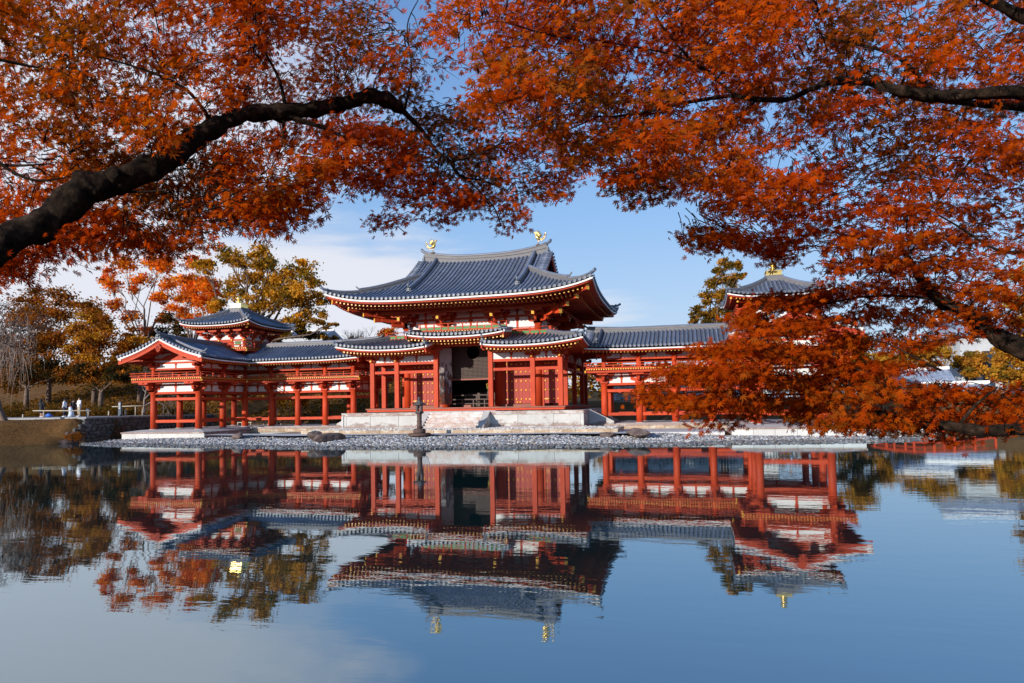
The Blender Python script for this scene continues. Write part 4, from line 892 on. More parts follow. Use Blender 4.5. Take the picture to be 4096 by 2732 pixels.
for s4 in sides4:
    for i in range(23):
        s = -TH+2*TH*(i+.5)/23; roll(troof, s4, s, -.05, min(TH-.45, TH-abs(s)-.05), .07, n=4)
    ridge(troof, [s4.p(TH-t, t, .04) for t in frange(1.0, TH-.45, 7)], .20, .24, 'hip_ridge', .08, (0,), .7)
    ridge(troof, [s4.p(TH-t, t, .04) for t in frange(.3, 1.1, 4)], .18, .15, 'hip_ridge', .07, (0,), .6)
    MB().tube([s4.p(TH-.3, .3, .12), s4.p(TH, 0, .13), s4.p(TH+.1, -.1, .2)], .075, 8).build('corner_tile', 'tile', troof)
    rafters(wing, s4, frange(-TH+.35, TH-.35, 26), .20, lambda s: min(1.5, TH-abs(s)-.05), -.33, .08, .075, lift_t=2.6)
    c = s4.O+s4.es*TH; d_ = (s4.es-s4.et).normalized(); c = Vector((c.x, c.y, 0))
    MB().bar(c-d_*.32+Z*9.20, c-d_*2.4+Z*9.15, .16, .22, 0, 1).build('hip_rafter', ['red', 'gold'], wing); MB().bar(c-d_*.95+Z*9.0, c-d_*2.6+Z*8.95, .16, .2, 0, 1).build('hip_rafter', ['red', 'gold'], wing)
MB().box(XC-.62, XC+.62, YC-.62, YC+.62, 10.55, 10.96).build('roof_crown', 'ridge', troof)
MB().box(XC-.50, XC+.50, YC-.50, YC+.50, 10.96, 11.28).box(XC-.54, XC+.54, YC-.54, YC+.54, 11.22, 11.30).box(XC-.53, XC+.53, YC-.53, YC+.53, 10.95, 11.0).build('finial_base', 'goldm', wing)
MB().lathe((XC, YC, 11.28), [(.30, 0), (.22, .06), (.10, .10), (.34, .20), (.30, .24), (.08, .26), (.10, .32), (.22, .40), (.26, .50), (.22, .60), (.10, .70), (.02, .76)], 20).build('jewel_finial', 'goldm', wing)
# mirrored copy for the right-hand wing
wing2 = copy_tree(wing); wing2.scale = (-1, 1, 1)
wing2['label'] = 'right corridor wing and tower, partly hidden behind the maple branches'
# ------------------------------------------------------------------ terrain, water, platforms
def lerpc(x, P):
    if x <= P[0][0]: return P[0][1]
    for (a, b), (c, d) in zip(P[:-1], P[1:]):
        if x <= c: u = (x-a)/(c-a); return b+(d-b)*u
    return P[-1][1]
SHORE = [(-27.3, 8), (-26.9, -4.0), (-26.2, -7.2), (-24.5, -8.9), (-21, -10.4), (-16.5, -11.0), (-11, -12.1), (-6, -13.0), (0, -13.4), (4, -13.1), (8, -12.2), (12, -11.6), (16, -10.4), (20, -9.4), (25, -8.4), (28, -6.5), (30, -3), (31.5, 4), (33, 9)]
LB = [(-90, -60), (-60, -40), (-40, -22), (-33, -13.5), (-30.3, -10.4), (-28.6, -8.5), (-27.7, -6.9), (-27.75, -4)]    # left bank shore: x -> y
def wob(x, y, k=1.0): return .5*sin(x*.9*k+1.3)*cos(y*.7*k)+.3*sin(x*2.1*k+y*1.3*k)
def sst(a, b, x): u = min(1, max(0, (x-a)/(b-a))); return u*u*(3-2*u)
def gz(x, y):
    z = -1.2
    # island
    if -28 < x < 34 and y < 12:
        ys = lerpc(x, SHORE); d = y-ys+.15*wob(x, y)
        lv = .22+.14*sst(18.5, 13.5, abs(x)); zi = min(.46, -1.2+1.2*min(1, max(0, (d+3)/3))+lv*sst(0, 6.5, d)) if d > -3 else -1.2
        if x < -25.5: zi = min(zi, max(-1.2, .46-(-25.5-x)*.9))
        if x > 30.5: zi = min(zi, max(-1.2, .46-(x-30.5)*.35))
        z = max(z, zi)
    # left bank
    if x < -27.7:
        if y < -6.5 or x < -33:
            yb = lerpc(x, LB) if x > -90 else -60; d = (y-yb)*.75
            if x < -27.7: z = max(z, -1.2+1.2*min(1, max(0, (d+2)/2))+1.70*sst(-.5, 5.0 if x < -33 else 3.6, d) if d > -2 else -1.2)
        else: z = max(z, 1.70)
    # land behind
    back = 9.5+1.5*sin(x*.11)
    if y > back-3 and x > -28: z = max(z, .45*sst(back-3, back, y)-1.2*(1-sst(back-3, back, y)))
    hl = sst(-4, -20, x); 
    if y > 8:
        z += (y-back > 0)*((y-back)*.24*hl if y-back < 26 else 26*.24*hl)
        z += 2.0*sst(back+1, back+10, y)*(1-hl)
    # far right shore and near bank
    if x > 34: z = max(z, -1.2+2.0*sst(2, 9, y-.35*(x-34)+2))
    if y < -43.2: z = max(z, -1.2+2.0*sst(-43.3, -45.0, y))
    if z > .3: z += .06*wob(x, y, .8)
    return z
def terrain():
    xs = sorted(set(list(np.arange(-40, 45, .7))+[-2500, -900, -400, -200, -140, -110, -90, -75, -65, -57, -52, -48, -44, 50, 56, 64, 75, 90, 120, 170, 260, 500, 1000, 2500]))
    ys = sorted(set(list(np.arange(-16, 30, .7))+list(np.arange(-48, -41, .7))+[-600, -300, -150, -90, -60, -52, -38, -34, -28, -24, -20, -18, 32, 36, 40, 46, 54, 65, 80, 110, 160, 260, 500, 1000, 2500]))
    V = [(x, y, gz(x, y)) for y in ys for x in xs]; nx = len(xs)
    F = [(j*nx+i, j*nx+i+1, (j+1)*nx+i+1, (j+1)*nx+i) for j in range(len(ys)-1) for i in range(nx-1)]
    return npmesh('ground', V, F, 'ground', smooth=True)
m = Mat('mossy_autumn_ground'); f = m.noise(.35, 6, .6); g = m.noise(5, 6, .7); h = m.noise(38, 3, .6)
c = m.ramp(f, [(.32, (.075, .036, .012)), (.5, (.15, .075, .024)), (.68, (.22, .115, .042))]); c = m.mix(.45, c, m.ramp(g, [(.35, (.045, .026, .010)), (.65, (.24, .12, .042))]))
c = m.mix(m.ramp(h, [(.60, (0, 0, 0)), (.68, (.8, .8, .8))]), c, (.38, .20, .09)); m.bump(g, .5, .08); MT['ground'] = m.fin(c, .95, spec=.1)
ob('ground', terrain(), kind='structure')
m = Mat('pond_water'); g = m.n('ShaderNodeNewGeometry'); mp_ = m.n('ShaderNodeMapping'); mp_.inputs['Rotation'].default_value = (0, 0, YAW); mp_.inputs['Scale'].default_value = (.55, 1.5, 1); m.link(g.outputs[0], mp_.inputs[0])
f1 = m.noise(1.6, 4, .5, vec=mp_.outputs[0]); f2 = m.noise(.25, 3, .5, vec=mp_.outputs[0])
md = m.n('ShaderNodeMath', operation='MULTIPLY'); m.link(f1, md.inputs[0]); mr = m.n('ShaderNodeMapRange'); mr.inputs[1].default_value = .35; mr.inputs[2].default_value = .65; mr.inputs[3].default_value = .35; m.link(f2, mr.inputs[0]); m.link(mr.outputs[0], md.inputs[1])
bp = m.n('ShaderNodeBump'); bp.inputs['Strength'].default_value = .065; bp.inputs['Distance'].default_value = .05; m.link(md.outputs[0], bp.inputs['Height'])
gl = m.n('ShaderNodeBsdfGlossy'); gl.inputs['Color'].default_value = (.78, .90, .96, 1); gl.inputs['Roughness'].default_value = .01; m.link(bp.outputs[0], gl.inputs['Normal'])
df = m.n('ShaderNodeBsdfDiffuse'); df.inputs['Color'].default_value = (.010, .030, .030, 1)
fr = m.n('ShaderNodeFresnel'); fr.inputs['IOR'].default_value = 1.5; m.link(bp.outputs[0], fr.inputs['Normal'])
fm = m.n('ShaderNodeMapRange'); fm.inputs[1].default_value = 0; fm.inputs[2].default_value = 1; fm.inputs[3].default_value = .34; fm.inputs[4].default_value = 1.0; m.link(fr.outputs[0], fm.inputs[0])
ms = m.n('ShaderNodeMixShader'); m.link(fm.outputs[0], ms.inputs[0]); m.link(df.outputs[0], ms.inputs[1]); m.link(gl.outputs[0], ms.inputs[2]); m.link(ms.outputs[0], m.N['Material Output'].inputs[0]); MT['water'] = m.m
wm = bpy.data.meshes.new('pond_water'); wm.from_pydata([(-300, -80, 0), (300, -80, 0), (300, 60, 0), (-300, 60, 0)], [], [(0, 1, 2, 3)]); wm.materials.append(MT['water']); ob('pond_water', wm, kind='structure')

# white raked sand sheet with an uneven front edge
m = Mat('white_sand'); g = m.noise(30, 4, .6); c = m.ramp(g, [(.3, (.50, .50, .50)), (.7, (.66, .66, .65))]); m.bump(g, .3, .01); MT['sand'] = m.fin(c, .9, spec=.1)
mb = MB(); pts = [];
for x in frange(-17.5, 12.6, 60): e = min(1, (x+17.5)/6); pts.append((x, -6.0-1.3*e-.35*sin(x*.55)-.25*sin(x*1.3+1)))
mb.v = [(x, y, .475) for x, y in pts]+[(x, -4.0, .475) for x, y in pts]; k = len(pts)
mb.f = [(i, i+1, k+i+1, k+i) for i in range(k-1)]; mb.m = [0]*(k-1); mb.s = [False]*(k-1); mb.build('sand_strip', 'sand', None, kind='structure')
mb = MB().box(11.5, 17.7, -4.9, .7, .2, .44); mb.build('sand_strip', 'sand', None, kind='structure')

# pebbles
def pebbles(name, n, fn, size, seed, cols, flat=.5):
    r = np.random.default_rng(seed); P = []
    while len(P) < n:
        x, y, z = fn(r)
        if z is not None: P.append((x, y, z))
    P = np.array(P); ph = (1+5**.5)/2
    iv = np.array([(-1, ph, 0), (1, ph, 0), (-1, -ph, 0), (1, -ph, 0), (0, -1, ph), (0, 1, ph), (0, -1, -ph), (0, 1, -ph), (ph, 0, -1), (ph, 0, 1), (-ph, 0, -1), (-ph, 0, 1)])/1.9
    fi = np.array([(0, 11, 5), (0, 5, 1), (0, 1, 7), (0, 7, 10), (0, 10, 11), (1, 5, 9), (5, 11, 4), (11, 10, 2), (10, 7, 6), (7, 1, 8), (3, 9, 4), (3, 4, 2), (3, 2, 6), (3, 6, 8), (3, 8, 9), (4, 9, 5), (2, 4, 11), (6, 2, 10), (8, 6, 7), (9, 8, 1)])
    V = np.repeat(iv[None], n, 0)*(1+.22*r.standard_normal((n, 12, 1)))
    s = size*(.6+.8*r.random((n, 1)))*np.array([[1, 1, 1]]); S = np.concatenate([s[:, :1]*(.8+.5*r.random((n, 1))), s[:, :1]*(.6+.3*r.random((n, 1))), s[:, :1]*flat*(.7+.5*r.random((n, 1)))], 1)
    V = V*S[:, None, :]; a = r.random(n)*2*pi; t = (r.random(n)-.5)*.9; ca, sa, ct, st = np.cos(a), np.sin(a), np.cos(t), np.sin(t)
    x, y, z = V[..., 0], V[..., 1], V[..., 2]; x, z = x*ct[:, None]-z*st[:, None], x*st[:, None]+z*ct[:, None]; x, y = x*ca[:, None]-y*sa[:, None], x*sa[:, None]+y*ca[:, None]
    V = np.stack([x, y, z], -1)+P[:, None, :]+np.array([0, 0, 1])*(S[:, 2]*.4)[:, None, None]
    F = (fi[None]+(np.arange(n)*12)[:, None, None]).reshape(-1, 3)
    cols = np.array(cols); ci = cols[r.integers(0, len(cols), n)]*(.75+.5*r.random((n, 1))); ci = ci*np.where(P[:, 2:3] < .045, .5, 1.0); C = np.repeat(ci, 12, 0)
    return npmesh(name, V.reshape(-1, 3), F, 'pebble', C, 3)
def fpeb(r):
    x = r.uniform(-26.4, 32); y = r.uniform(-14, -5.2) if r.random() < .96 else r.uniform(-9, 2); z = gz(x, y)
    if z < -.10 or z > .55: return x, y, None
    if -17.5 < x < 12.6 and y > -6.0-1.3*min(1, (x+17.5)/6)-.35*sin(x*.55)-.25*sin(x*1.3+1)+.15: return x, y, None
    if 11.4 < x < 18.0 and y > -4.9: return x, y, None
    if abs(x) > 18 and abs(x) < 25.4 and y > -4.75: return x, y, None
    if -18.2 < x < -17.4 and y > -1: return x, y, None
    return x, y, z
ob('pebble_beach', pebbles('pebble_beach', 25000, fpeb, .083, 3, [(.27, .29, .32), (.40, .42, .44), (.18, .20, .23), (.52, .52, .52), (.32, .29, .26), (.44, .45, .46), (.22, .18, .15)]), kind='stuff', label='grey rounded stones of the shore', category='pebbles')
def fw_(r): 
    x = r.uniform(-9.5, 11.2); y = r.uniform(-5.15, -1.6)
    return (x, y, None) if (-2.5 < x < 2.5 and y > -2.9) else (x, y, .68)
ob('white_gravel_bed', pebbles('white_gravel_bed', 5000, fw_, .07, 4, [(.62, .60, .56), (.70, .68, .64), (.55, .50, .45)]), kind='stuff', label='white gravel bed before the podium', category='gravel')
MB().box(-9.7, 11.4, -5.3, -1.4, .3, .685).build('gravel_bed_base', 'sand', None, kind='structure')

# kerb of separate blocks
kerb = empty('stone_kerb', 'ochre-stained kerb of stone blocks edging the white gravel before the podium', 'kerb', (0, -5.4, .45))
r = random.Random(5); x = -9.8
while x < 11.5:
    w = r.uniform(.75, 1.15); w = min(w, 11.55-x); dy = r.uniform(-.015, .015)
    MB().box(x+.01, x+w-.01, -.12+dy, .15, -.0, .25+r.uniform(-.015, .01)).build('kerb_block', 'kerb', kerb); x += w
y = .16
while y < 3.9: MB().box(11.30, 11.55, y+.01, min(y+.95, 3.95)-.01, 0, .25).build('kerb_block', 'kerb', kerb); y += .95

# podium
pod = empty('stone_podium', 'tall pale stone podium with central steps under the main hall', 'podium', (0, 0, 0))
PXm, PF, PB = 8.9, -1.5, 13.3
MB().box(-PXm+.12, PXm-.12, PF+.12, PB-.12, .4, 1.79).build('core', 'slab', pod)
def prun(a, b, n, out_, lens=None):
    a = Vector(a); b = Vector(b); d = (b-a); Ln = d.length; d.normalize(); cuts = lens or frange(0, Ln, n)
    for s, e in zip(cuts[:-1], cuts[1:]):
        p, q = a+d*(s+.035), a+d*(e-.035); i_ = Vector(out_)*-.09
        MB().bar((p.x+i_.x, p.y+i_.y, 1.17), (q.x+i_.x, q.y+i_.y, 1.17), .12, .80).build('wall_slab', 'slab', pod)
        p, q = a+d*(s-.04), a+d*(s+.04)
        MB().bar((p.x+i_.x*.7, p.y+i_.y*.7, 1.17), (q.x+i_.x*.7, q.y+i_.y*.7, 1.17), .13, .82).build('wall_post', 'slab', pod)
    k = int(Ln/1.3)
    for i in range(k):
        p, q = a+d*(Ln*i/k+.006), a+d*(Ln*(i+1)/k-.006); i_ = Vector(out_)*-.19
        MB().bar((p.x+i_.x, p.y+i_.y, 1.69), (q.x+i_.x, q.y+i_.y, 1.69), .46, .23).build('coping_stone', 'coping', pod)
    i_ = Vector(out_)*.02; MB().bar((a.x+i_.x, a.y+i_.y, .72), (b.x+i_.x, b.y+i_.y, .72), .3, .10).build('base_course', 'coping', pod)
prun((-PXm, PF), (-2.42, PF), 4, (0, -1), [0, .28, 2.2, 4.4, 6.48]); prun((2.42, PF), (PXm, PF), 3, (0, -1), [0, 1.9, 4.4, 6.2, 6.48])
prun((PXm, PF), (PXm, PB), 7, (1, 0)); prun((-PXm, PF), (-PXm, PB), 7, (-1, 0)); prun((-PXm, PB), (PXm, PB), 8, (0, 1))
MB().box(-2.4, 2.4, PF+.05, PF+.6, 1.58, 1.803).build('coping_stone', 'coping', pod)
r = random.Random(8); ns = 6; tr = .25
for k in range(ns):
    z1 = 1.80-(k+1)*(1.80-.69)/ns*1.0+.185-.185; y1 = PF-tr*k; y0 = y1-tr; zt_ = 1.80-k*.185-.0; x = -1.98
    if k == 0: zt_ = 1.80-.0
    while x < 1.97:
        w = r.uniform(.7, 1.5); w = w if x+w < 1.5 else 1.98-x; w = min(w, 1.98-x)
        MB().box(x+.006, x+w-.006, y0+r.uniform(-.008, .008), y1+.08, .66, zt_-.01).build('step_block', 'step', pod); x += w
for sx in (-1, 1):
    x0, x1 = sorted((sx*1.99, sx*2.42)); MB().prism([(PF+.02, 1.803), (PF+.02, .66), (PF-1.62, .66), (PF-1.62, .84), (PF-.12, 1.803)], ((x0+x1)/2, 0, 0), Y, Z, X*.43).build('stair_cheek', 'step' if sx < 0 else 'slab', pod)
    # side stairs at the right and left ends
    x0 = sx*PXm
    MB().prism([(0, 1.80), (0, .8), (1.75, .8), (1.75, .98), (.12, 1.80)], (x0, PF+2.5, 0), X*sx, Z, Y*.3).build('stair_cheek', 'slab', pod)
    MB().prism([(0, 1.80), (0, .8), (1.75, .8), (1.75, .98), (.12, 1.80)], (x0, PF+5.2, 0), X*sx, Z, Y*.3).build('stair_cheek', 'slab', pod)
    for k in range(5): MB().box(min(x0, x0+sx*(.3+.32*k)), max(x0, x0+sx*(.3+.32*k)), PF+2.66, PF+5.04, .6, 1.80-.18*(k+.5)-.002*k).build('step_block', 'step', pod)
MB().box(-2.8, 2.8, -1.52, -.5, 1.806, 1.85).build('front_slab', 'floor', pod)

# wing platforms
def platform(sx, label):
    p = empty('wing_platform', label, 'stone platform', (0, 0, 0), 'stone platforms under the corridor wings')
    def bx(name, mat, x0, x1, y0, y1, z0, z1): a, b = sorted((sx*x0, sx*x1)); return MB().box(a, b, y0, y1, z0, z1).build(name, mat, p)
    # forward arm, white stone front
    for i in range(6):
        w = 7.2/6; bx('wall_slab', 'slabw', -25.3+w*i+.008, -25.3+w*(i+1)-.008, -4.72, -4.6, .15, .57); bx('coping_stone', 'coping', -25.35+1.208*i+.006, -25.35+1.208*(i+1)-.006, -4.8, -4.2, .57, .66)
    for i in range(4):
        bx('wall_slab', 'coping', -18.2, -18.1, -4.6+1.32*i+.01, -4.6+1.32*(i+1)-.01, .2, .57); bx('coping_stone', 'coping', -18.5, -18.08, -4.19+1.2*i+.006, -4.19+1.2*(i+1)-.006, .57, .66)
    k = 9
    for i in range(k):
        w = 9.1/k; bx('wall_slab', 'kerb', -18.1+w*i+.01, -18.1+w*(i+1)-.01, .68, .8, .40, .66); bx('coping_stone', 'coping', -18.1+w*i+.004, -18.1+w*(i+1)-.004, .62, 1.1, .66, .79)
    bx('core', 'floor', -25.25, -18.2, -4.6, 7.6, .1, .60); bx('core', 'floor', -18.3, -8.95, .8, 7.6, .1, .77)
    # floor rising gently from the edge to the columns
    a = MB(); v = [(-25.3, -4.75, .663), (-18.1, -4.75, .663), (-18.1, 7.7, .663), (-25.3, 7.7, .663), (-24.3, -3.8, .81), (-19.1, -3.8, .81), (-19.1, 7.0, .81), (-24.3, 7.0, .81)]
    v = [(sx*x, y, z) for x, y, z in v]; f = [(0, 1, 5, 4), (1, 2, 6, 5), (2, 3, 7, 6), (3, 0, 4, 7), (4, 5, 6, 7)]; a.add(v, [q if sx > 0 else q[::-1] for q in f]); a.build('floor_slab', 'floor', p)
    x0, x1 = sorted((sx*-19.2, sx*-8.95)); MB().box(x0, x1, 1.12, 7.5, .78, .815).build('floor_slab', 'floor', p)
    ped = MB().lathe((0, 0, 0), [(.34, .80), (.33, .84), (.27, .86)], 16).mesh('column_base', 'floor')
    for x, y, k in cols: ob('column_base', ped, p, (sx*x, y, -.01))
platform(1, 'low white stone platform under the left corridor wing'); platform(-1, 'low stone platform under the right corridor wing behind the maple branches')
# low pale fence behind the left forward arm
fe = empty('low_fence', 'low pale wooden rail fence behind the left wing columns', 'fence', (-21.5, 7.9, .6))
MB().box(-3.2, 2.4, -.03, .03, .38, .46).box(-3.2, 2.4, -.03, .03, .12, .18).build('rail', 'bamboo', fe)
for x in frange(-3.1, 2.3, 12): MB().box(x-.04, x+.04, -.04, .04, -.3, .38).build('picket', 'bamboo', fe)

# stone lantern
lan = empty('stone_lantern', 'dark weathered lantern on round base standing before the steps', 'lantern', (-.30, -7.7, .45))
MB().lathe((0, 0, 0), [(.70, -.02), (.72, .06), (.66, .14), (.05, .15)], 24).build('foot_disc', 'lantern', lan)
MB().lathe((0, 0, .14), [(.36, 0), (.385, .06), (.385, .20), (.32, .27), (.15, .28)], 24).build('drum_base', 'lantern', lan)
MB().lathe((0, 0, .40), [(.155, 0), (.15, .25), (.145, .5), (.15, .86), (.165, .92)], 20).lathe((0, 0, .40), [(.165, .42), (.165, .46), (.15, .48)], 20).build('shaft', 'lantern', lan)
MB().lathe((0, 0, 1.28), [(.16, 0), (.27, .08), (.30, .14), (.29, .19), (.18, .20)], 6, sm=False).build('platform', 'lantern', lan)
for k in range(4):
    a = k*pi/2+pi/4+.2; MB().bar((.17*cos(a), .17*sin(a), 1.47), (.17*cos(a), .17*sin(a), 1.88), .12, .12).build('lamp_chamber_post', 'lantern', lan)
MB().lathe((0, 0, 1.86), [(.22, 0), (.42, .0), (.43, .05), (.40, .07), (.20, .20), (.09, .32), (.07, .36), (.10, .38), (.10, .42), (.04, .50), (.01, .52)], 6, sm=False).build('cap', 'lantern', lan)
for k in range(6): a = k*pi/3; MB().tube([(.38*cos(a), .38*sin(a), 1.93), (.46*cos(a), .46*sin(a), 1.96), (.47*cos(a), .47*sin(a), 2.02)], [.035, .04, .02], 6).build('cap_scroll', 'lantern', lan)

# boulders on the shore
def boulder(loc, s, label, seed):
    r = random.Random(seed); import bmesh
    bm_ = bmesh.new(); bmesh.ops.create_icosphere(bm_, subdivisions=3, radius=1)
    ph = [(Vector((r.gauss(0, 1), r.gauss(0, 1), r.gauss(0, 1))).normalized(), r.uniform(.5, .95)) for _ in range(11)]
    for v in bm_.verts:
        d = v.co.normalized(); k = min([c/max(.05, d.dot(n_)) for n_, c in ph if d.dot(n_) > .05]+[1.15]); k = min(k, 1.3)
        v.co = Vector((d.x*s[0], d.y*s[1], d.z*s[2]))*(k+.04*sin(9*d.x+seed)*cos(8*d.y))
    me = bpy.data.meshes.new('boulder'); bm_.to_mesh(me); me.materials.append(MT['rock']); return ob('boulder', me, None, loc, (0, 0, r.uniform(0, 6)), label=label, category='rock')
boulder((-5.4, -9.6, .45), (1.1, .55, .26), 'larger reddish-brown flat boulder on the pebble shore left of the lantern', 1)
boulder((-6.9, -8.6, .48), (.55, .4, .30), 'dark pointed boulder just left of the flat reddish boulder', 2)
boulder((-13.4, -7.3, .40), (.75, .5, .30), 'small brown rock among pebbles below the left wing corner', 3)
boulder((12.9, -7.6, .42), (1.25, .6, .36), 'big pale boulder on pebbles at the right end of the kerb', 4)
boulder((11.2, -7.3, .38), (.7, .5, .25), 'low dark rock touching the big pale boulder', 5)
boulder((-9.9, -2.5, .46), (.8, .5, .22), 'flat dark stone against the left wing platform edge', 6)
boulder((-28.0, -6.8, .08), (.9, .6, .42), 'blocky grey boulder at the waterline below the rubble wall', 9)
# ------------------------------------------------------------------ left bank: wall, path, fences, people
wl = empty('rubble_wall', 'dark rubble retaining wall along the water below the left path', 'stone wall', (-27.8, 0, 0))
r = random.Random(3); y = -7.0; sm = []
for k in range(9):
    mb = MB(); n = 7
    v = []
    for j in range(n): a = 2*pi*j/n; q = r.uniform(.8, 1.12); v.append((.0, .5*q*cos(a), .5*q*sin(a)))
    v2 = [(.16, p[1]*.8, p[2]*.8) for p in v]; mb.add(v+v2, [tuple(range(n))[::-1], tuple(range(n, 2*n))]+[(i, (i+1) % n, n+(i+1) % n, n+i) for i in range(n)]); sm.append(mb.mesh('stone', 'wallstone'))
for row in range(7):
    y = -7.0+r.uniform(-.2, .2)
    while y < 8.5:
        w = r.uniform(.34, .68); h = .27; z = .03+row*.255+r.uniform(-.03, .03)
        if not (y < -5.5 and z > 1.0-.5*(-5.5-y)+.6):
            o = ob('stone', sm[r.randrange(9)], wl, (-.05+r.uniform(-.02, .05), y+w/2, z+.13), (r.uniform(-.15, .15), 0, r.uniform(-.1, .1))); o.scale = (1, w*1.06, .31*r.uniform(.95, 1.15))
        y += w
MB().box(-.5, .0, -5.6, 8.6, -.6, 1.74).build('wall_core', 'wallstone', wl)
for k in range(9): MB().box(-.65, .14, -5.6+1.58*k+.01, -5.6+1.58*(k+1)-.01, 1.74, 1.84).build('capstone', 'concrete', wl)
MB().box(-75, -28.5, -3.2, 5.2, 1.6, 1.83).build('garden_path', 'concrete', None, kind='structure')
def gp(u, v, y): return aty(u/1.7423, v/1.7423, y)      # from full-size photo pixels
def rail_fence(label, a, b, y, posts):
    A = gp(*a, y); B_ = gp(*b, y); f = empty('bamboo_rail', label, 'fence', (A.x, y, 1.83), 'bamboo rail barriers on the left path'); Ln = B_.x-A.x; h = A.z-1.83
    MB().tube([(0, 0, h), (Ln, 0, B_.z-1.83)], .045, 8).build('rail', 'bamboo', f)
    for p in posts: MB().tube([(Ln*p, 0.06, 0), (Ln*p, 0.06, h+.02)], .05, 8).build('post', 'bamboo', f)
rail_fence('long pale bamboo rail in front of the four people', (132, 1643), (363, 1643), -1.0, (.18, .95))
rail_fence('short pale bamboo rail beside the dark blue sign post', (449, 1627), (569, 1623), 3.0, (.3, .76))
for u, v0, v1, y, lb_ in ((92, 1657, 1675, -1.2, 'short bamboo post left of the long rail'), (435, 1644, 1663, 1, 'short bamboo post between the two rails'), (502, 1638, 1658, 2, 'short bamboo post under the right bamboo rail'), (570, 1636, 1655, 3, 'short bamboo post at the right end of the right rail')):
    p = gp(u, v1, y); q = gp(u, v0, y); o = MB().tube([(0, 0, -.1), (0, 0, max(.3, q.z-1.83))], .06, 8).build('bamboo_post', 'bamboo', None); o.location = (p.x, y, 1.83); o['label'] = lb_; o['category'] = 'post'; o['group'] = 'bamboo posts on the left path'
MT['navy'] = simple('navy_blue_paint', (.012, .03, .06), (.02, .05, .09), 3, .5); MT['signwhite'] = simple('white_lettering', (.7, .7, .7), (.75, .75, .75), 3, .6)
p = gp(480, 1655, 1.5); sg = empty('sign_post', 'slim dark blue information post with white writing on the path', 'sign', (p.x, 1.5, 1.83)); MB().box(-.14, .14, -.06, .06, 0, 1.2).build('board', 'navy', sg)
mb = MB(); 
for k in range(5): mb.box(-.09, .09-.02*(k % 3), -.066, -.061, 1.08-.11*k, 1.12-.11*k)
mb.build('writing', 'signwhite', sg)
p = gp(352, 1650, -.8); bp_ = empty('dark_bollard', 'black bollard standing at the right end of the long bamboo rail', 'bollard', (p.x, -.8, 1.83)); MB().lathe((0, 0, 0), [(.13, 0), (.13, .62), (.09, .70), (.02, .72)], 12).build('body', 'navy', bp_)
MT['blue'] = simple('bright_blue_cloth', (.01, .08, .40), (.02, .12, .5), 3, .6)
o = MB().tube([(-.32, 0, .1), (0, 0, .16), (.32, 0, .1)], [.10, .2, .10], 8).build('blue_bundle', 'blue', None); p = gp(195, 1656, 1.5); o.location = (p.x, 1.5, 1.85); o['label'] = 'bright blue bundle lying on the ground beside the path'; o['category'] = 'bundle'
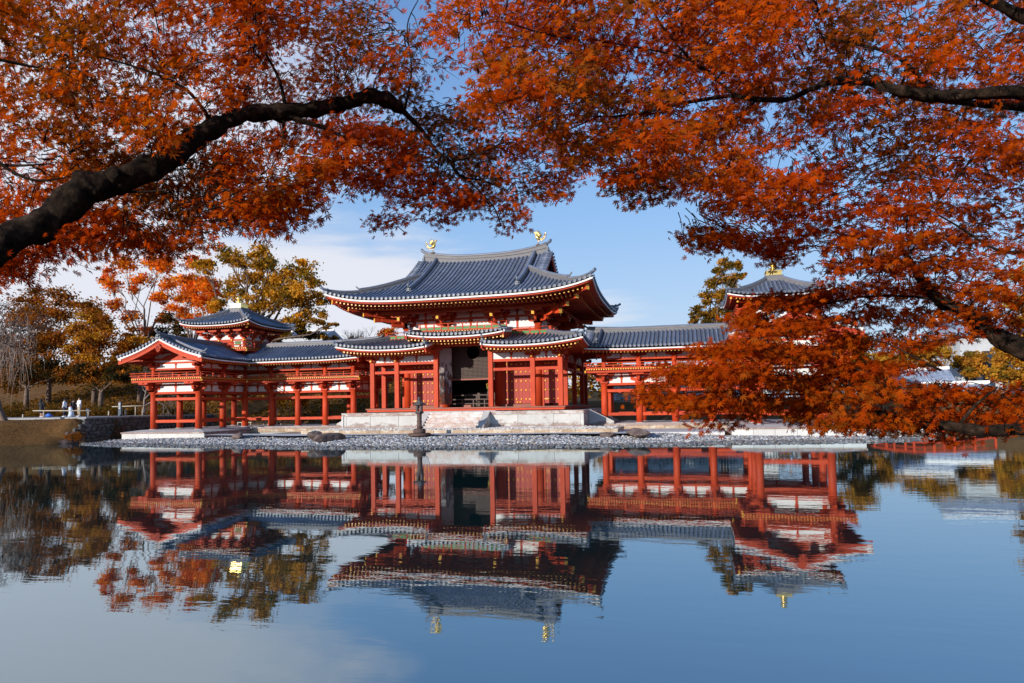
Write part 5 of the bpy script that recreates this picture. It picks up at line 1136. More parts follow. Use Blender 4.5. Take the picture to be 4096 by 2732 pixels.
# people: one continuous skinned body each, clothes and hair as children
for nme, c in (('skin', (.55, .33, .24)), ('hair', (.012, .009, .008)), ('cloth_black', (.012, .012, .018)), ('cloth_white', (.72, .72, .76)), ('cloth_beige', (.42, .36, .28)), ('cloth_navy', (.02, .025, .05)), ('cloth_red', (.45, .05, .02)), ('cloth_pale_blue', (.50, .60, .74))):
    MT[nme] = simple(nme+'_fabric' if nme.startswith('cloth') else nme, c, tuple(min(1, x*1.25) for x in c), 12, .8)
def person(u, vfoot, vhead, y, face, label, top_, bottom, skirt=None, hair_long=False, arms='down', bag=None):
    p = gp(u, vfoot, y); q = gp(u, vhead, y); H = q.z-p.z; k = H/1.70; z0 = 1.83
    r_ = empty('person', label, 'person', (p.x, y, z0), 'people standing on the left path', face)
    J = {'hip': (0, 0, .92), 'waist': (0, 0, 1.08), 'chest': (0, .01, 1.30), 'neck': (0, .01, 1.46), 'head': (0, -.01, 1.56), 'top': (0, 0, 1.66)}
    V = list(J.values()); R_ = [.125, .115, .13, .05, .085, .07]; E_ = [(0, 1), (1, 2), (2, 3), (3, 4), (4, 5)]
    for s in (-1, 1):
        i = len(V); V += [(s*.09, 0, .86), (s*.10, -.02, .48), (s*.10, .02, .09), (s*.11, -.12, .04)]; R_ += [.09, .062, .042, .035]; E_ += [(0, i), (i, i+1), (i+1, i+2), (i+2, i+3)]
        i = len(V)
        if arms == 'down': A_ = [(s*.17, .01, 1.40), (s*.24, .01, 1.14), (s*.24, -.08, .92), (s*.24, -.10, .82)]
        else: A_ = [(s*.18, .01, 1.40), (s*.25, -.02, 1.16), (-s*.02, -.22, 1.16), (-s*.09, -.23, 1.18)]
        V += A_; R_ += [.055, .042, .032, .028]; E_ += [(2, i), (i, i+1), (i+1, i+2), (i+2, i+3)]
    V = [(x*k, yy*k, z*k) for x, yy, z in V]; me = bpy.data.meshes.new('body'); me.from_pydata(V, E_, []); me.materials.append(MT['skin']); b = ob('body', me, r_)
    sk = b.modifiers.new('s', 'SKIN'); ls = me.skin_vertices[0].data
    for i, rr in enumerate(R_): ls[i].radius = (rr*k, rr*k)
    ls[0].use_root = True; ss_ = b.modifiers.new('d', 'SUBSURF'); ss_.levels = 1; ss_.render_levels = 1
    S = lambda pts: [(a*k, b_*k, c*k) for a, b_, c in pts]
    mb = MB(); mb.tube(S([(0, 0, .84), (0, 0, .98), (0, 0, 1.12), (0, .01, 1.30), (0, .01, 1.42), (0, .01, 1.47)]), [.165*k, .16*k, .15*k, .18*k, .15*k, .06*k], 12)
    for s in (-1, 1):
        if arms == 'down': mb.tube(S([(s*.14, .01, 1.42), (s*.19, .01, 1.38), (s*.25, .01, 1.14), (s*.25, -.08, .90)]), [.07*k, .075*k, .062*k, .05*k], 8)
        else: mb.tube(S([(s*.14, .01, 1.42), (s*.20, .01, 1.38), (s*.26, -.02, 1.15), (-s*.04, -.22, 1.15)]), [.07*k, .075*k, .065*k, .05*k], 8)
    mb.build('top', top_, r_)
    if skirt: MB().tube(S([(0, 0, 1.0), (0, 0, .80), (0, 0, .42)]), [.15*k, .19*k, .26*k], 14).build('skirt', skirt, r_)
    mb = MB()
    if bottom:
        for s in (-1, 1): mb.tube(S([(s*.07, 0, .95), (s*.09, 0, .86), (s*.10, -.02, .48), (s*.10, .01, .12)]), [.10*k, .105*k, .08*k, .065*k], 10)
        mb.build('trousers', bottom, r_)
    mb = MB()
    for s in (-1, 1): mb.tube(S([(s*.10, .06, .05), (s*.11, -.06, .055), (s*.115, -.17, .04)]), [.05*k, .05*k, .035*k], 8)
    mb.build('shoes', 'cloth_white', r_)
    mb = MB(); mb.tube(S([(0, .02, 1.50), (0, .035, 1.60), (0, .02, 1.70)]), [.085*k, .105*k, .06*k], 12)
    if hair_long: mb.tube(S([(0, .06, 1.6), (0, .10, 1.40), (0, .10, 1.18)]), [.09*k, .10*k, .05*k], 10)
    mb.build('hair', 'hair', r_)
    if bag: MB().box(-.30*k, -.16*k, -.14*k, .10*k, .82*k, 1.06*k).tube(S([(-.2, .0, 1.05), (0, .17, 1.42), (.12, 0, 1.45)]), .014, 5).build('bag', bag, r_)
person(166, 1672, 1599, 2, pi, 'person in long black hooded coat seen from behind, leftmost on the path', 'cloth_black', None, 'cloth_black', True)
person(259, 1672, 1599, 2, -1.2, 'person with long dark hair, white jacket and dark trousers, second from left', 'cloth_white', 'cloth_navy', None, True)
person(293, 1666, 1598, 3, 1.3, 'person in black clothes with a small red bag, beside the white sweater', 'cloth_black', 'cloth_black', None, True, bag='cloth_red')
person(317, 1669, 1592, 1.8, -.3, 'person in white sweater and beige trousers with folded arms, rightmost on the path', 'cloth_white', 'cloth_beige', None, False, 'folded')
p = gp(284, 1657, 1.6); o = MB().tube([(0, 0, 0), (.05, 0, .3), (-.1, 0, .85)], [.26, .2, .12], 8).build('pale_blue_bag', 'cloth_pale_blue', None); o.location = (p.x, 1.6, 1.83); o['label'] = 'big pale blue shopping bag between the white jacket and the white sweater'; o['category'] = 'bag'

# ------------------------------------------------------------------ vegetation
def leafcloud(name, parent, blobs, n, size, cols, seed, sub=14, sig=.30, flat=.75, var=.35, mat='treeleaf', **k):
    """blobs: (x,y,z,r). Clumps inside every blob, small folded leaves gathered in clumps."""
    r = np.random.default_rng(seed); B = np.array(blobs, float); w = B[:, 3]**2; w /= w.sum(); cl = []
    for (x, y, z, rr), ww in zip(B, w):
        m_ = max(3, int(sub*len(B)*ww)); d = r.standard_normal((m_, 3)); d /= np.linalg.norm(d, axis=1)[:, None]; d *= (r.random((m_, 1))**.45)*rr*.95; d[:, 2] *= flat
        cl.append(np.concatenate([np.array([x, y, z])+d, np.full((m_, 1), rr*sig*1.0)*r.uniform(.6, 1.3, (m_, 1))], 1))
    cl = np.concatenate(cl); ci = r.integers(0, len(cl), n); P = cl[ci, :3]+r.standard_normal((n, 3))*cl[ci, 3:]*np.array([1, 1, .55])
    a = r.standard_normal((n, 3)); a /= np.linalg.norm(a, axis=1)[:, None]; b = np.cross(a, r.standard_normal((n, 3))); b /= np.linalg.norm(b, axis=1)[:, None]; nrm = np.cross(a, b)
    s = size*(.6+.8*r.random((n, 1))); V = np.stack([P-a*s*.5, P+b*s*.32+nrm*s*.10, P+a*s*.5, P-b*s*.32+nrm*s*.10], 1).reshape(-1, 3)
    F = np.arange(4*n).reshape(n, 4); cols = np.array(cols); cc = cols[r.integers(0, len(cols), len(cl))]*(1-var+2*var*r.random((len(cl), 1)))
    C = cc[ci]*(.7+.6*r.random((n, 1))); C = np.repeat(C, 4, 0); return ob(name, npmesh(name, V, F, mat, C), parent, **k)
def limbs(mb, base, blobs, tr, rnd, bend=.12, twigs=3):
    base = Vector(base); c = Vector((sum(b[0] for b in blobs)/len(blobs), sum(b[1] for b in blobs)/len(blobs), min(b[2] for b in blobs)))
    fork = base.lerp(Vector((c.x*.6+base.x*.4, c.y*.6+base.y*.4, c.z)), .55)
    fork.z = base.z+max(.35*(max(b[2] for b in blobs)-base.z), (c.z-base.z)*.6)
    mb.tube([base-Z*.4, base.lerp(fork, .5)+Vector((rnd.uniform(-.2, .2), 0, 0)), fork], [tr*1.25, tr, tr*.8], 8)
    for b in blobs:
        e = Vector(b[:3]); d = e-fork; L_ = d.length; m1 = fork+d*.4+Vector((rnd.uniform(-1, 1), rnd.uniform(-1, 1), rnd.uniform(0, 1)))*L_*bend; m2 = fork+d*.75+Vector((rnd.uniform(-1, 1), rnd.uniform(-1, 1), rnd.uniform(-.5, .8)))*L_*bend
        w = tr*min(.55, .25+b[3]*.05); mb.tube([fork, m1, m2, e], [w, w*.7, w*.42, w*.15], 6, caps=False)
        for q in range(twigs):
            t_ = e+Vector((rnd.uniform(-1, 1), rnd.uniform(-1, 1), rnd.uniform(-.6, 1)))*b[3]*.9; mb.tube([m2, (m2+t_)/2+Vector((0, 0, .1*L_*bend)), t_], [w*.32, w*.2, w*.05], 4, caps=False)
def ptree(name, label, Y_, base_u, blobs, n, size, cols, seed, bark='barkb', tr=.25, sub=14, sig=.3, group='autumn trees behind the temple', jit=1.2, cat='tree', flat=.8, twigs=3, var=.35, grow_=1.22):
    rnd = random.Random(seed); kd = lambda p: (p-Vector(CAMP)).dot(fw)/(FPX/4096*2351)
    BB = []
    for u, v, r_ in blobs:
        p = aty(u, v, Y_); s = kd(p); BB.append((p.x, p.y+rnd.uniform(-jit, jit)*r_*s*.6, p.z, r_*s*grow_))
    bp = aty(base_u, 945, Y_); z = gz(bp.x, Y_); t = empty(name, label, cat, (bp.x, Y_, z), group); o_ = Vector((bp.x, Y_, z))
    BB = [(b[0]-o_.x, b[1]-o_.y, b[2]-o_.z, b[3]) for b in BB]
    mb = MB(); limbs(mb, (0, 0, 0), BB, tr, rnd, twigs=twigs); mb.build('trunk', bark, t)
    if n: leafcloud('crown', t, BB, n, size, cols, seed, sub, sig, flat, var)
    return t
ORG = [(.68, .18, .018), (.74, .26, .025), (.58, .12, .014)]; GLD = [(.44, .21, .025), (.52, .25, .03), (.30, .13, .02)]; OLV = [(.34, .17, .022), (.46, .22, .022), (.18, .12, .02), (.58, .29, .03)]
BRN = [(.30, .10, .016), (.40, .14, .02), (.18, .07, .014)]; DRK = [(.05, .035, .012), (.09, .05, .014), (.03, .03, .012)]  # DRK: very dark brown-green leaf tones
ptree('camphor_tree', 'large spreading olive-brown tree rising behind the left tower and the hall', 17, 548, [(475, 612, 24), (520, 582, 27), (560, 600, 22), (600, 585, 24), (625, 612, 26), (560, 640, 26), (600, 650, 30), (650, 645, 32), (688, 615, 26), (718, 640, 22), (695, 675, 30), (645, 695, 32), (735, 690, 20), (590, 705, 26), (530, 665, 24), (505, 700, 22), (728, 730, 22), (685, 735, 26), (756, 748, 12), (620, 750, 22), (700, 700, 16)], 17000, .30, OLV, 21, tr=.55, sub=12, sig=.26, twigs=5)
ptree('maple_tree', 'tall open orange maple with many bare upright stems behind the left gable', 22, 335, [(238, 640, 14), (262, 655, 16), (300, 608, 22), (345, 598, 22), (385, 612, 20), (272, 700, 16), (300, 725, 18), (330, 645, 18), (360, 680, 18), (395, 655, 18), (300, 665, 12), (420, 735, 14), (250, 625, 12), (330, 760, 14), (370, 730, 14)], 8000, .30, ORG, 22, tr=.28, sub=16, sig=.34, twigs=6)
ptree('maple_tree', 'dense orange-red maple between the open maple and the large olive tree', 19, 430, [(440, 600, 18), (425, 640, 20), (455, 655, 22), (485, 660, 20), (430, 680, 22), (470, 695, 22), (495, 705, 18), (415, 715, 18), (450, 735, 18), (500, 680, 14)], 8500, .28, ORG, 23, tr=.25, sub=12, sig=.3)
ptree('dark_pine', 'small dark pine silhouette behind the left gable ridge', 20, 400, [(385, 730, 16), (405, 750, 18), (375, 765, 18), (410, 775, 16), (355, 775, 12)], 2600, .25, DRK, 24, tr=.15)
ptree('autumn_tree', 'reddish-brown tree at the far left behind the weeping tree', 16, 110, [(80, 695, 30), (125, 680, 26), (50, 730, 34), (110, 735, 34), (150, 715, 24), (90, 780, 36), (140, 775, 30)], 11000, .27, BRN, 25)
ptree('autumn_tree', 'golden-orange tree above the brown bank left of the gable', 15, 215, [(195, 705, 22), (225, 730, 26), (255, 750, 22), (190, 760, 30), (235, 785, 30), (275, 800, 24), (170, 805, 28), (215, 830, 26), (300, 770, 16)], 13000, .27, GLD+BRN, 26)
ptree('autumn_tree', 'golden tree standing low right behind the left gable peak', 17, 320, [(290, 790, 22), (325, 800, 22), (350, 790, 18), (290, 830, 22), (330, 835, 20)], 6500, .26, GLD, 27)
ptree('dark_evergreen', 'dark evergreen mass at the left edge behind the path', 13, 60, [(20, 800, 40), (70, 810, 40), (20, 860, 40), (80, 855, 36), (120, 840, 30), (150, 860, 26)], 9000, .28, DRK+BRN, 28)
ptree('dark_evergreen', 'dark brown tree overhanging the mossy slope left of the gable', 12, 230, [(170, 855, 26), (215, 860, 28), (260, 850, 26), (300, 865, 24)], 7500, .26, DRK+BRN, 29)
for i in range(3):
    bl = [(20+115*i+rr, 862+random.Random(i*9+rr).uniform(-14, 16), 26) for rr in (0, 22, 45, 68, 90)]
    ptree('dark_evergreen', ('dark evergreen thicket on the far left slope', 'dark brown thicket behind the mossy mound', 'dark thicket just left of the temple gable')[i], 27+2*i, 60+115*i, bl, 4200, .34, DRK+BRN, 140+i)
for i, (u, v) in enumerate(((640, 940), (692, 940))):
    ptree('small_maple', ('small green-brown maple on the slope seen between the left wing columns', 'small orange maple on the slope seen between the middle wing columns')[i], 13, u, [(u-8, v-12, 9), (u+8, v-14, 9), (u, v-24, 9), (u-12, v-22, 7), (u+12, v-24, 7)], 900, .16, (BRN+OLV, ORG+BRN)[i], 31+i, tr=.06)
ptree('small_tree', 'reddish small tree peeping over the roof beside the upper balcony', 19, 888, [(885, 765, 12), (900, 757, 10), (872, 772, 8), (893, 775, 12)], 1300, .22, BRN+ORG, 34, tr=.1)
ptree('small_tree', 'low olive tree behind the left wing ridge, below the bare tree', 30, 715, [(690, 765, 12), (715, 770, 12), (740, 775, 10), (765, 778, 8), (660, 770, 12), (630, 775, 12)], 2200, .3, OLV+DRK, 35, tr=.15)
ptree('small_tree', 'yellowish shrub tree at the foot of the bare tree', 26, 815, [(815, 780, 9), (832, 785, 8), (800, 786, 8)], 700, .26, GLD, 36, tr=.1)
ptree('cypress_tree', 'tall rust-green cypress behind the right corridor wing', 20, 1655, [(1666, 606, 14), (1693, 612, 14), (1652, 625, 13), (1642, 650, 17), (1676, 645, 18), (1705, 635, 11), (1622, 682, 17), (1660, 686, 20), (1698, 676, 17), (1604, 715, 15), (1640, 725, 20), (1680, 722, 20), (1590, 738, 11), (1620, 750, 16), (1665, 755, 18), (1700, 750, 18)], 18000, .20, [(.30, .15, .018), (.20, .12, .018), (.11, .08, .016), (.38, .18, .02)], 37, tr=.35, sub=18, sig=.24, group='evergreens behind the right wing')
for i, (Y_, bu, bl, lb_) in enumerate(((24, 1960, [(1940, 800, 24), (1975, 790, 26), (1960, 830, 26), (2000, 840, 22), (1925, 845, 22), (1965, 865, 24)], 'yellow-green tree beyond the right tower'), (30, 2120, [(2090, 815, 22), (2125, 802, 24), (2160, 810, 22), (2080, 850, 24), (2130, 845, 26), (2110, 880, 22)], 'golden pine left of the grey roofs'), (34, 2225, [(2210, 830, 14), (2235, 825, 16), (2225, 850, 16), (2250, 850, 12)], 'rounded golden shrub tree before the grey building'), (26, 2310, [(2290, 830, 18), (2320, 810, 20), (2345, 830, 20), (2300, 860, 20), (2340, 870, 22)], 'golden pine at the right edge of the garden'), (30, 2360, [(2345, 640, 20), (2370, 620, 26), (2350, 690, 26), (2380, 700, 30), (2355, 740, 26), (2365, 790, 30)], 'tall golden-green tree cut by the right edge'), (40, 2040, [(2030, 820, 18), (2055, 830, 18), (2020, 850, 20), (2050, 860, 20)], 'distant green tree between the tower and the golden pine'), (17, 1480, [(1385, 850, 16), (1410, 845, 14), (1440, 850, 15), (1470, 848, 14), (1500, 852, 14), (1530, 850, 14), (1560, 852, 14)], 'olive hedge trees seen through the upper floor of the right wing'))):
    ptree('pine_tree' if 'pine' in lb_ else 'garden_tree', lb_, Y_, bu, bl, 6500, .28, GLD+OLV+[(.45, .26, .03)], 40+i, tr=.2, group='golden garden trees on the right')

def baretree(name, label, base, h, spread, seed, bark, tr, depth=6, droop=0.0, up_=.75, group=None, n0=4, lean=0.0):
    rnd = random.Random(seed); t = empty(name, label, 'tree', base, group); mb = MB()
    def grow(p, d, L_, r_, k):
        n = 3; pts = [p]; dd = d.copy()
        for i in range(n):
            dd = (dd+Vector((rnd.gauss(0, .18), rnd.gauss(0, .18), rnd.gauss(0, .1)-droop*(6-k)*.10))).normalized(); pts.append(pts[-1]+dd*L_/n)
        mb.tube(pts, [r_, r_*.88, r_*.78, r_*.66], 6 if r_ > .05 else 3, caps=False)
        if k <= 0: return
        for i in range(3 if k > 2 else 3):
            a = rnd.uniform(0, 2*pi); sp = rnd.uniform(.35, .75); o_ = dd.orthogonal().normalized(); o_ = Matrix.Rotation(a, 3, dd) @ o_
            nd = (dd*(1-sp*.5)+o_*sp+Z*(.18 if droop == 0 else .05)).normalized(); q = pts[rnd.choice((2, 3, 3))]
            grow(q, nd, L_*rnd.uniform(.62, .85), r_*.6, k-1)
    grow(Vector((0, 0, -.3)), Vector((lean, 0, 1)).normalized(), h*.30, tr, depth)
    return mb, t
mb, t = baretree('bare_tree', 'leafless small tree against the sky left of the main roof', (lambda p: (p.x, 22, 5.0))(aty(795, 780, 22)), 7.5, 3, 51, 'barkp', .16, 5); mb.build('trunk', 'barkp', t)
mb, t = baretree('bare_tree', 'pale leafless tree with fine twigs behind the left end of the wing', (lambda p: (p.x, 6.5, gz(p.x, 6.5)))(aty(330, 950, 6.5)), 6.5, 3, 52, 'barkp', .13, 5, .12); mb.build('trunk', 'barkp', t)
# weeping leafless tree on the left bank
wp = aty(17, 985, -6.5); wp.z = gz(wp.x, -6.5)
mb, t = baretree('weeping_tree', 'leafless weeping cherry with orange-lit trunk on the left bank', (wp.x, -6.5, wp.z-.1), 12.5, 4, 53, 'barkb', .24, 5, .05, lean=.05); rnd = random.Random(9)
ends = [Vector(v) for v in mb.v[-2400::2]]; mb.build('trunk', 'barkb', t); tw = MB()
for e in ends:
    if rnd.random() < .42 and e.z > 3:
        L_ = rnd.uniform(1.2, 3.6); p = e; pts = [p]; dx, dy = rnd.uniform(-.25, .25), rnd.uniform(-.25, .25)
        for k in range(4): p = p+Vector((dx*(1-k*.2)+rnd.gauss(0, .05), dy*(1-k*.2), -L_/4*(.4+.3*k))); pts.append(p)
        tw.tube(pts, [.022, .018, .014, .011, .006], 3, caps=False)
tw.build('hanging_twigs', 'barkp', t, kind='stuff')
# azaleas and shrubs
def shrub(label, x, y, r_, cols, seed, n=1400, sz=.07, sq=.6, z=None, cat='shrub', grp='clipped shrubs on the left bank'):
    z = gz(x, y) if z is None else z; t = empty('clipped_shrub', label, cat, (x, y, z), grp)
    mb = MB(); rnd = random.Random(seed)
    for k in range(7): a = rnd.uniform(0, 6.3); mb.tube([(0, 0, -.05), (r_*.6*cos(a), r_*.6*sin(a), r_*sq*.7)], [.03, .01], 4)
    mb.build('stems', 'barkb', t); leafcloud('foliage', t, [(0, 0, r_*sq*.5, r_), (r_*.4, .1, r_*sq*.4, r_*.7), (-r_*.4, -.1, r_*sq*.4, r_*.7)], n, sz, cols, seed, 40, .16, sq); return t
p = gp(287, 1722, -8.2); shrub('small round rust-coloured shrub at the right end of the grassy bank', p.x, -8.0, .62, [(.30, .10, .012), (.22, .08, .012)], 61, z=.35)
shrub('rust-coloured bush growing on the rubble wall', -27.6, -3.0, .75, [(.24, .08, .012), (.13, .07, .02)], 62, z=.2, sq=1.3)
for i, (x, y, r_) in enumerate(((-37, 7.0, 1.5), (-41, 8.5, 1.9), (-46, 7.5, 1.8), (-33.5, 9.5, 1.4), (-52, 8, 2.2))):
    shrub(('low brown hedge mound behind the white sweater', 'broad brown mound behind the dark coat', 'brown mound left of the dark coat', 'brown mound behind the blue sign post', 'brown mound at the left edge')[i], x, y, r_, [(.13, .065, .012), (.19, .09, .016), (.07, .05, .012)], 70+i, 4500, .12, .55)
# mossy hill cover as one carpet of leaf litter
def fl_(r):
    x = r.uniform(-60, -3); y = r.uniform(9.5, 27); return (x, y, gz(x, y))
rr_ = np.random.default_rng(77); n = 26000; xx = rr_.uniform(-60, 0, n); yy = rr_.uniform(10, 30, n); xx[:6000] = rr_.uniform(-60, -28.5, 6000); yy[:6000] = rr_.uniform(-34, -3.4, 6000); kk_ = np.array([gz(a, b) > .05 for a, b in zip(xx, yy)]); xx, yy = xx[kk_], yy[kk_]; n = len(xx); zz_ = np.array([gz(a, b) for a, b in zip(xx, yy)])+np.where(yy < 0, .03, 1)*rr_.uniform(0, .25, n)
P = np.stack([xx, yy, zz_], 1); a = rr_.standard_normal((n, 3)); a[:, 2] *= .4; a /= np.linalg.norm(a, axis=1)[:, None]; b = np.cross(a, rr_.standard_normal((n, 3))); b /= np.linalg.norm(b, axis=1)[:, None]; s = np.where(yy[:, None] < 0, .05, .16)*(.5+rr_.random((n, 1)))
V = np.stack([P-a*s, P+b*s*.6, P+a*s, P-b*s*.6], 1).reshape(-1, 3); cl_ = np.array([(.12, .06, .014), (.20, .09, .02), (.07, .05, .014), (.30, .14, .03)])[rr_.integers(0, 4, n)]
ob('leaf_litter', npmesh('leaf_litter', V, np.arange(4*n).reshape(n, 4), 'treeleaf', np.repeat(cl_, 4, 0)), kind='stuff', label='brown moss and leaf litter on the slope', category='leaf litter')

# ------------------------------------------------------------------ right background
gw = empty('garden_wall', 'long white garden wall with tiled cap behind the right wing', 'wall', (20, 24.5, 2.5))
MB().box(-12, 4, -.15, .15, -.5, 2.75).build('wall_face', 'plaster', gw); MB().prism([(-.5, 2.75), (.5, 2.75), (.12, 3.15), (-.12, 3.15)], (-4, 0, 0), Y, Z, X*16.2).build('wall_cap', 'tileflat', gw)
mb = MB()
for x in frange(-12, 4, 42): mb.tube([(x, -.5, 2.79), (x, -.1, 3.2)], .06, 6)
mb.build('cap_tile_rolls', 'tile', gw, kind='stuff')
sw = empty('block_wall', 'pale stone block retaining wall under the hedge behind the hall', 'stone wall', (20, 19.5, .4)); r = random.Random(4)
for row in range(4):
    x = -12.0-r.uniform(0, .5)
    while x < 16:
        w = r.uniform(.6, 1.1); MB().box(x+.015, x+w-.015, -.2+r.uniform(-.03, .03), .2, row*.5+.01, row*.5+.49).build('wall_block', 'slab', sw); x += w
hd = empty('hedge', 'dark green-brown clipped hedge above the block wall', 'hedge', (20, 20.6, 2.4)); mb = MB()
for x in frange(-12, 15, 30): mb.tube([(x, 0, -.3), (x, 0, 1.4)], .03, 4)
mb.build('stems', 'barkb', hd); leafcloud('foliage', hd, [(x, 0, .9, .95) for x in frange(-12, 15, 22)], 9000, .13, [(.04, .05, .015), (.10, .07, .018), (.16, .09, .02)], 81, 30, .18, .9)
pf = empty('picket_fence', 'pale grey metal fence with thin uprights in front of the hedge', 'fence', (20, 19.6, 2.42)); MT['metal'] = simple('pale_grey_metal', (.5, .52, .52), (.6, .62, .62), 4, .5)
for z in (.55, .95, 1.25): MB().box(-11.5, 5, -.02, .02, z-.025, z+.025).build('rail', 'metal', pf)
pm_ = MB().box(-.025, .025, -.03, .03, -.2, 1.6).mesh('picket', 'metal')
for x in frange(-11.5, 5, 60): ob('picket', pm_, pf, (x, .05, 0))
# grey-roofed buildings beyond the far shore
MT['farroof'] = simple('distant_grey_slate', (.20, .25, .34), (.34, .39, .48), 1.2, .6, stretch=(1, 1, 8), bump=.2); MT['farwall'] = simple('distant_pale_wall', (.42, .46, .50), (.52, .55, .58), .6, .8)
def house(label, x, y, w, d, z0, h, rh, rot=0, wins=4, wall='farwall', ov=.7):
    t = empty('garden_house', label, 'house', (x, y, z0), 'grey-roofed houses beyond the garden', rot)
    MB().box(-w/2, w/2, -d/2, d/2, 0, h).build('walls', wall, t)
    o = MB().prism([(-d/2-ov, h), (d/2+ov, h), (d/2+ov, h+.15), (0, h+rh), (-d/2-ov, h+.15)], (0, 0, 0), Y, Z, X*(w+2*ov)).build('roof', 'farroof', t)
    mb = MB()
    for xx in frange(-w/2-ov+.1, w/2+ov-.1, int(w*2.6)): mb.tube([(xx, -d/2-ov, h+.17), (xx, 0, h+rh+.02)], .07, 5)
    mb.build('tile_rolls', 'farroof', o, kind='stuff'); MB().box(-w/2-ov, w/2+ov, -.18, .18, h+rh-.05, h+rh+.25).build('ridge', 'plaster', o)
    for i in range(wins):
        xx = -w/2+w*(i+.5)/wins; f = MB().box(xx-.55, xx+.55, -d/2-.06, -d/2+.02, h*.25, h*.8).build('window', 'wood', t); MB().box(xx-.46, xx+.46, -d/2-.08, -d/2-.05, h*.3, h*.75).build('pane', 'navy', f)
house('low grey-tiled gate building with long flat ridge beyond the pond', 38.4, 21, 4.2, 2.4, .8, 1.6, .95, -.15, 2, 'farwall', .45)
house('steep grey-tiled house behind the low gate building', 37.4, 27, 3.6, 4, .8, 2.6, 1.5, -.1, 2)
house('large pale blue-grey building behind the golden shrub tree', 48, 40, 9, 8, .8, 7.8, 2.2, .1, 5)
house('pale-roofed house far behind the left wing ridge', aty(705, 775, 62).x, 62, 9, 6, 4, aty(705, 778, 62).z-4, 1.3, .1, 4, 'farwall')
# far low tree line closing the horizon
r = np.random.default_rng(5); bl = []
for x in np.arange(-130, 190, 7): y = 75+r.uniform(-8, 8); bl.append((x, y, 3.0+r.uniform(0, 3)+(3 if x < -25 else 0), r.uniform(4, 6)))
leafcloud('distant_woodland', None, bl, 30000, .75, OLV+BRN+GLD, 90, 30, .2, .8, kind='stuff', label='far autumn woodland closing the horizon', category='woodland')
# red low bridge at the far right
br = empty('red_bridge', 'low red arched bridge at the far right end of the pond', 'bridge', (30.6, 2.5, -.1))
pts = [(x, 0, .45+.35*(1-(x/3.4)**2)) for x in frange(-3.4, 3.4, 12)]
MB().sweep(pts, [(-.9, -.12), (.9, -.12), (.9, 0), (-.9, 0)], Y).build('deck', 'red', br)
for sy in (-.9, .9):
    MB().tube([(p[0], sy, p[2]+.55) for p in pts], .05, 6).tube([(p[0], sy, p[2]+.28) for p in pts], .035, 6).build('handrail', 'red', br)
    for p in pts[::2]: MB().box(p[0]-.06, p[0]+.06, sy-.06, sy+.06, -.8, p[2]+.62).build('post', 'red', br)
# ------------------------------------------------------------------ foreground maples, hanging over the camera's bank
def maple_leaf_shape():
    # seven pointed lobes, folded a little; returns verts (n,3), tris
    angs = [-128, -82, -40, 0, 40, 82, 128]; ln = [.42, .74, .95, 1.08, .95, .74, .42]; v = [(0, 0, 0)]; 
    tips = []; notch = []
    for a, l in zip(angs, ln): tips.append((sin(radians(a))*l, cos(radians(a))*l))
    for i in range(6): a = (angs[i]+angs[i+1])/2; notch.append((sin(radians(a))*.27, cos(radians(a))*.27))
    sh = []
    # each lobe: centre, left shoulder, tip, right shoulder
    V = [(0, 0, .0)]; F = []
    for i, (tx, ty) in enumerate(tips):
        l = math.hypot(tx, ty); a = radians(angs[i]); w = .13*min(1, l+.1); mx_, my_ = tx*.45, ty*.45; nx_, ny_ = cos(a), -sin(a); b = len(V)
        V += [(mx_-nx_*w, my_-ny_*w, .03), (tx, ty, -.10*l), (mx_+nx_*w, my_+ny_*w, .03)]
        F += [(0, b+1, b), (0, b+2, b+1)]
    return np.array(V, float), np.array(F)
LV, LF = maple_leaf_shape(); LS = .88
def leaf_frames(P, out_, r, upn, droop=.55):
    """orientation of leaves: tip direction mostly outwards and down, faces turned any way"""
    n = len(P); t = out_+r.standard_normal((n, 3))*.45; t[:, 2] -= droop*(.4+r.random(n)); t /= np.linalg.norm(t, axis=1)[:, None]
    u = r.standard_normal((n, 3))*.42+np.array(upn); u -= t*(u*t).sum(1)[:, None]; u /= np.linalg.norm(u, axis=1)[:, None]
    return np.cross(t, u), t, u
def inpoly(px, py, poly):
    c = np.zeros(len(px), bool); n = len(poly)
    for i in range(n):
        x1, y1 = poly[i]; x2, y2 = poly[(i+1) % n]
        k = ((y1 > py) != (y2 > py)) & (px < (x2-x1)*(py-y1)/((y2-y1) or 1e-9)+x1); c ^= k
    return c
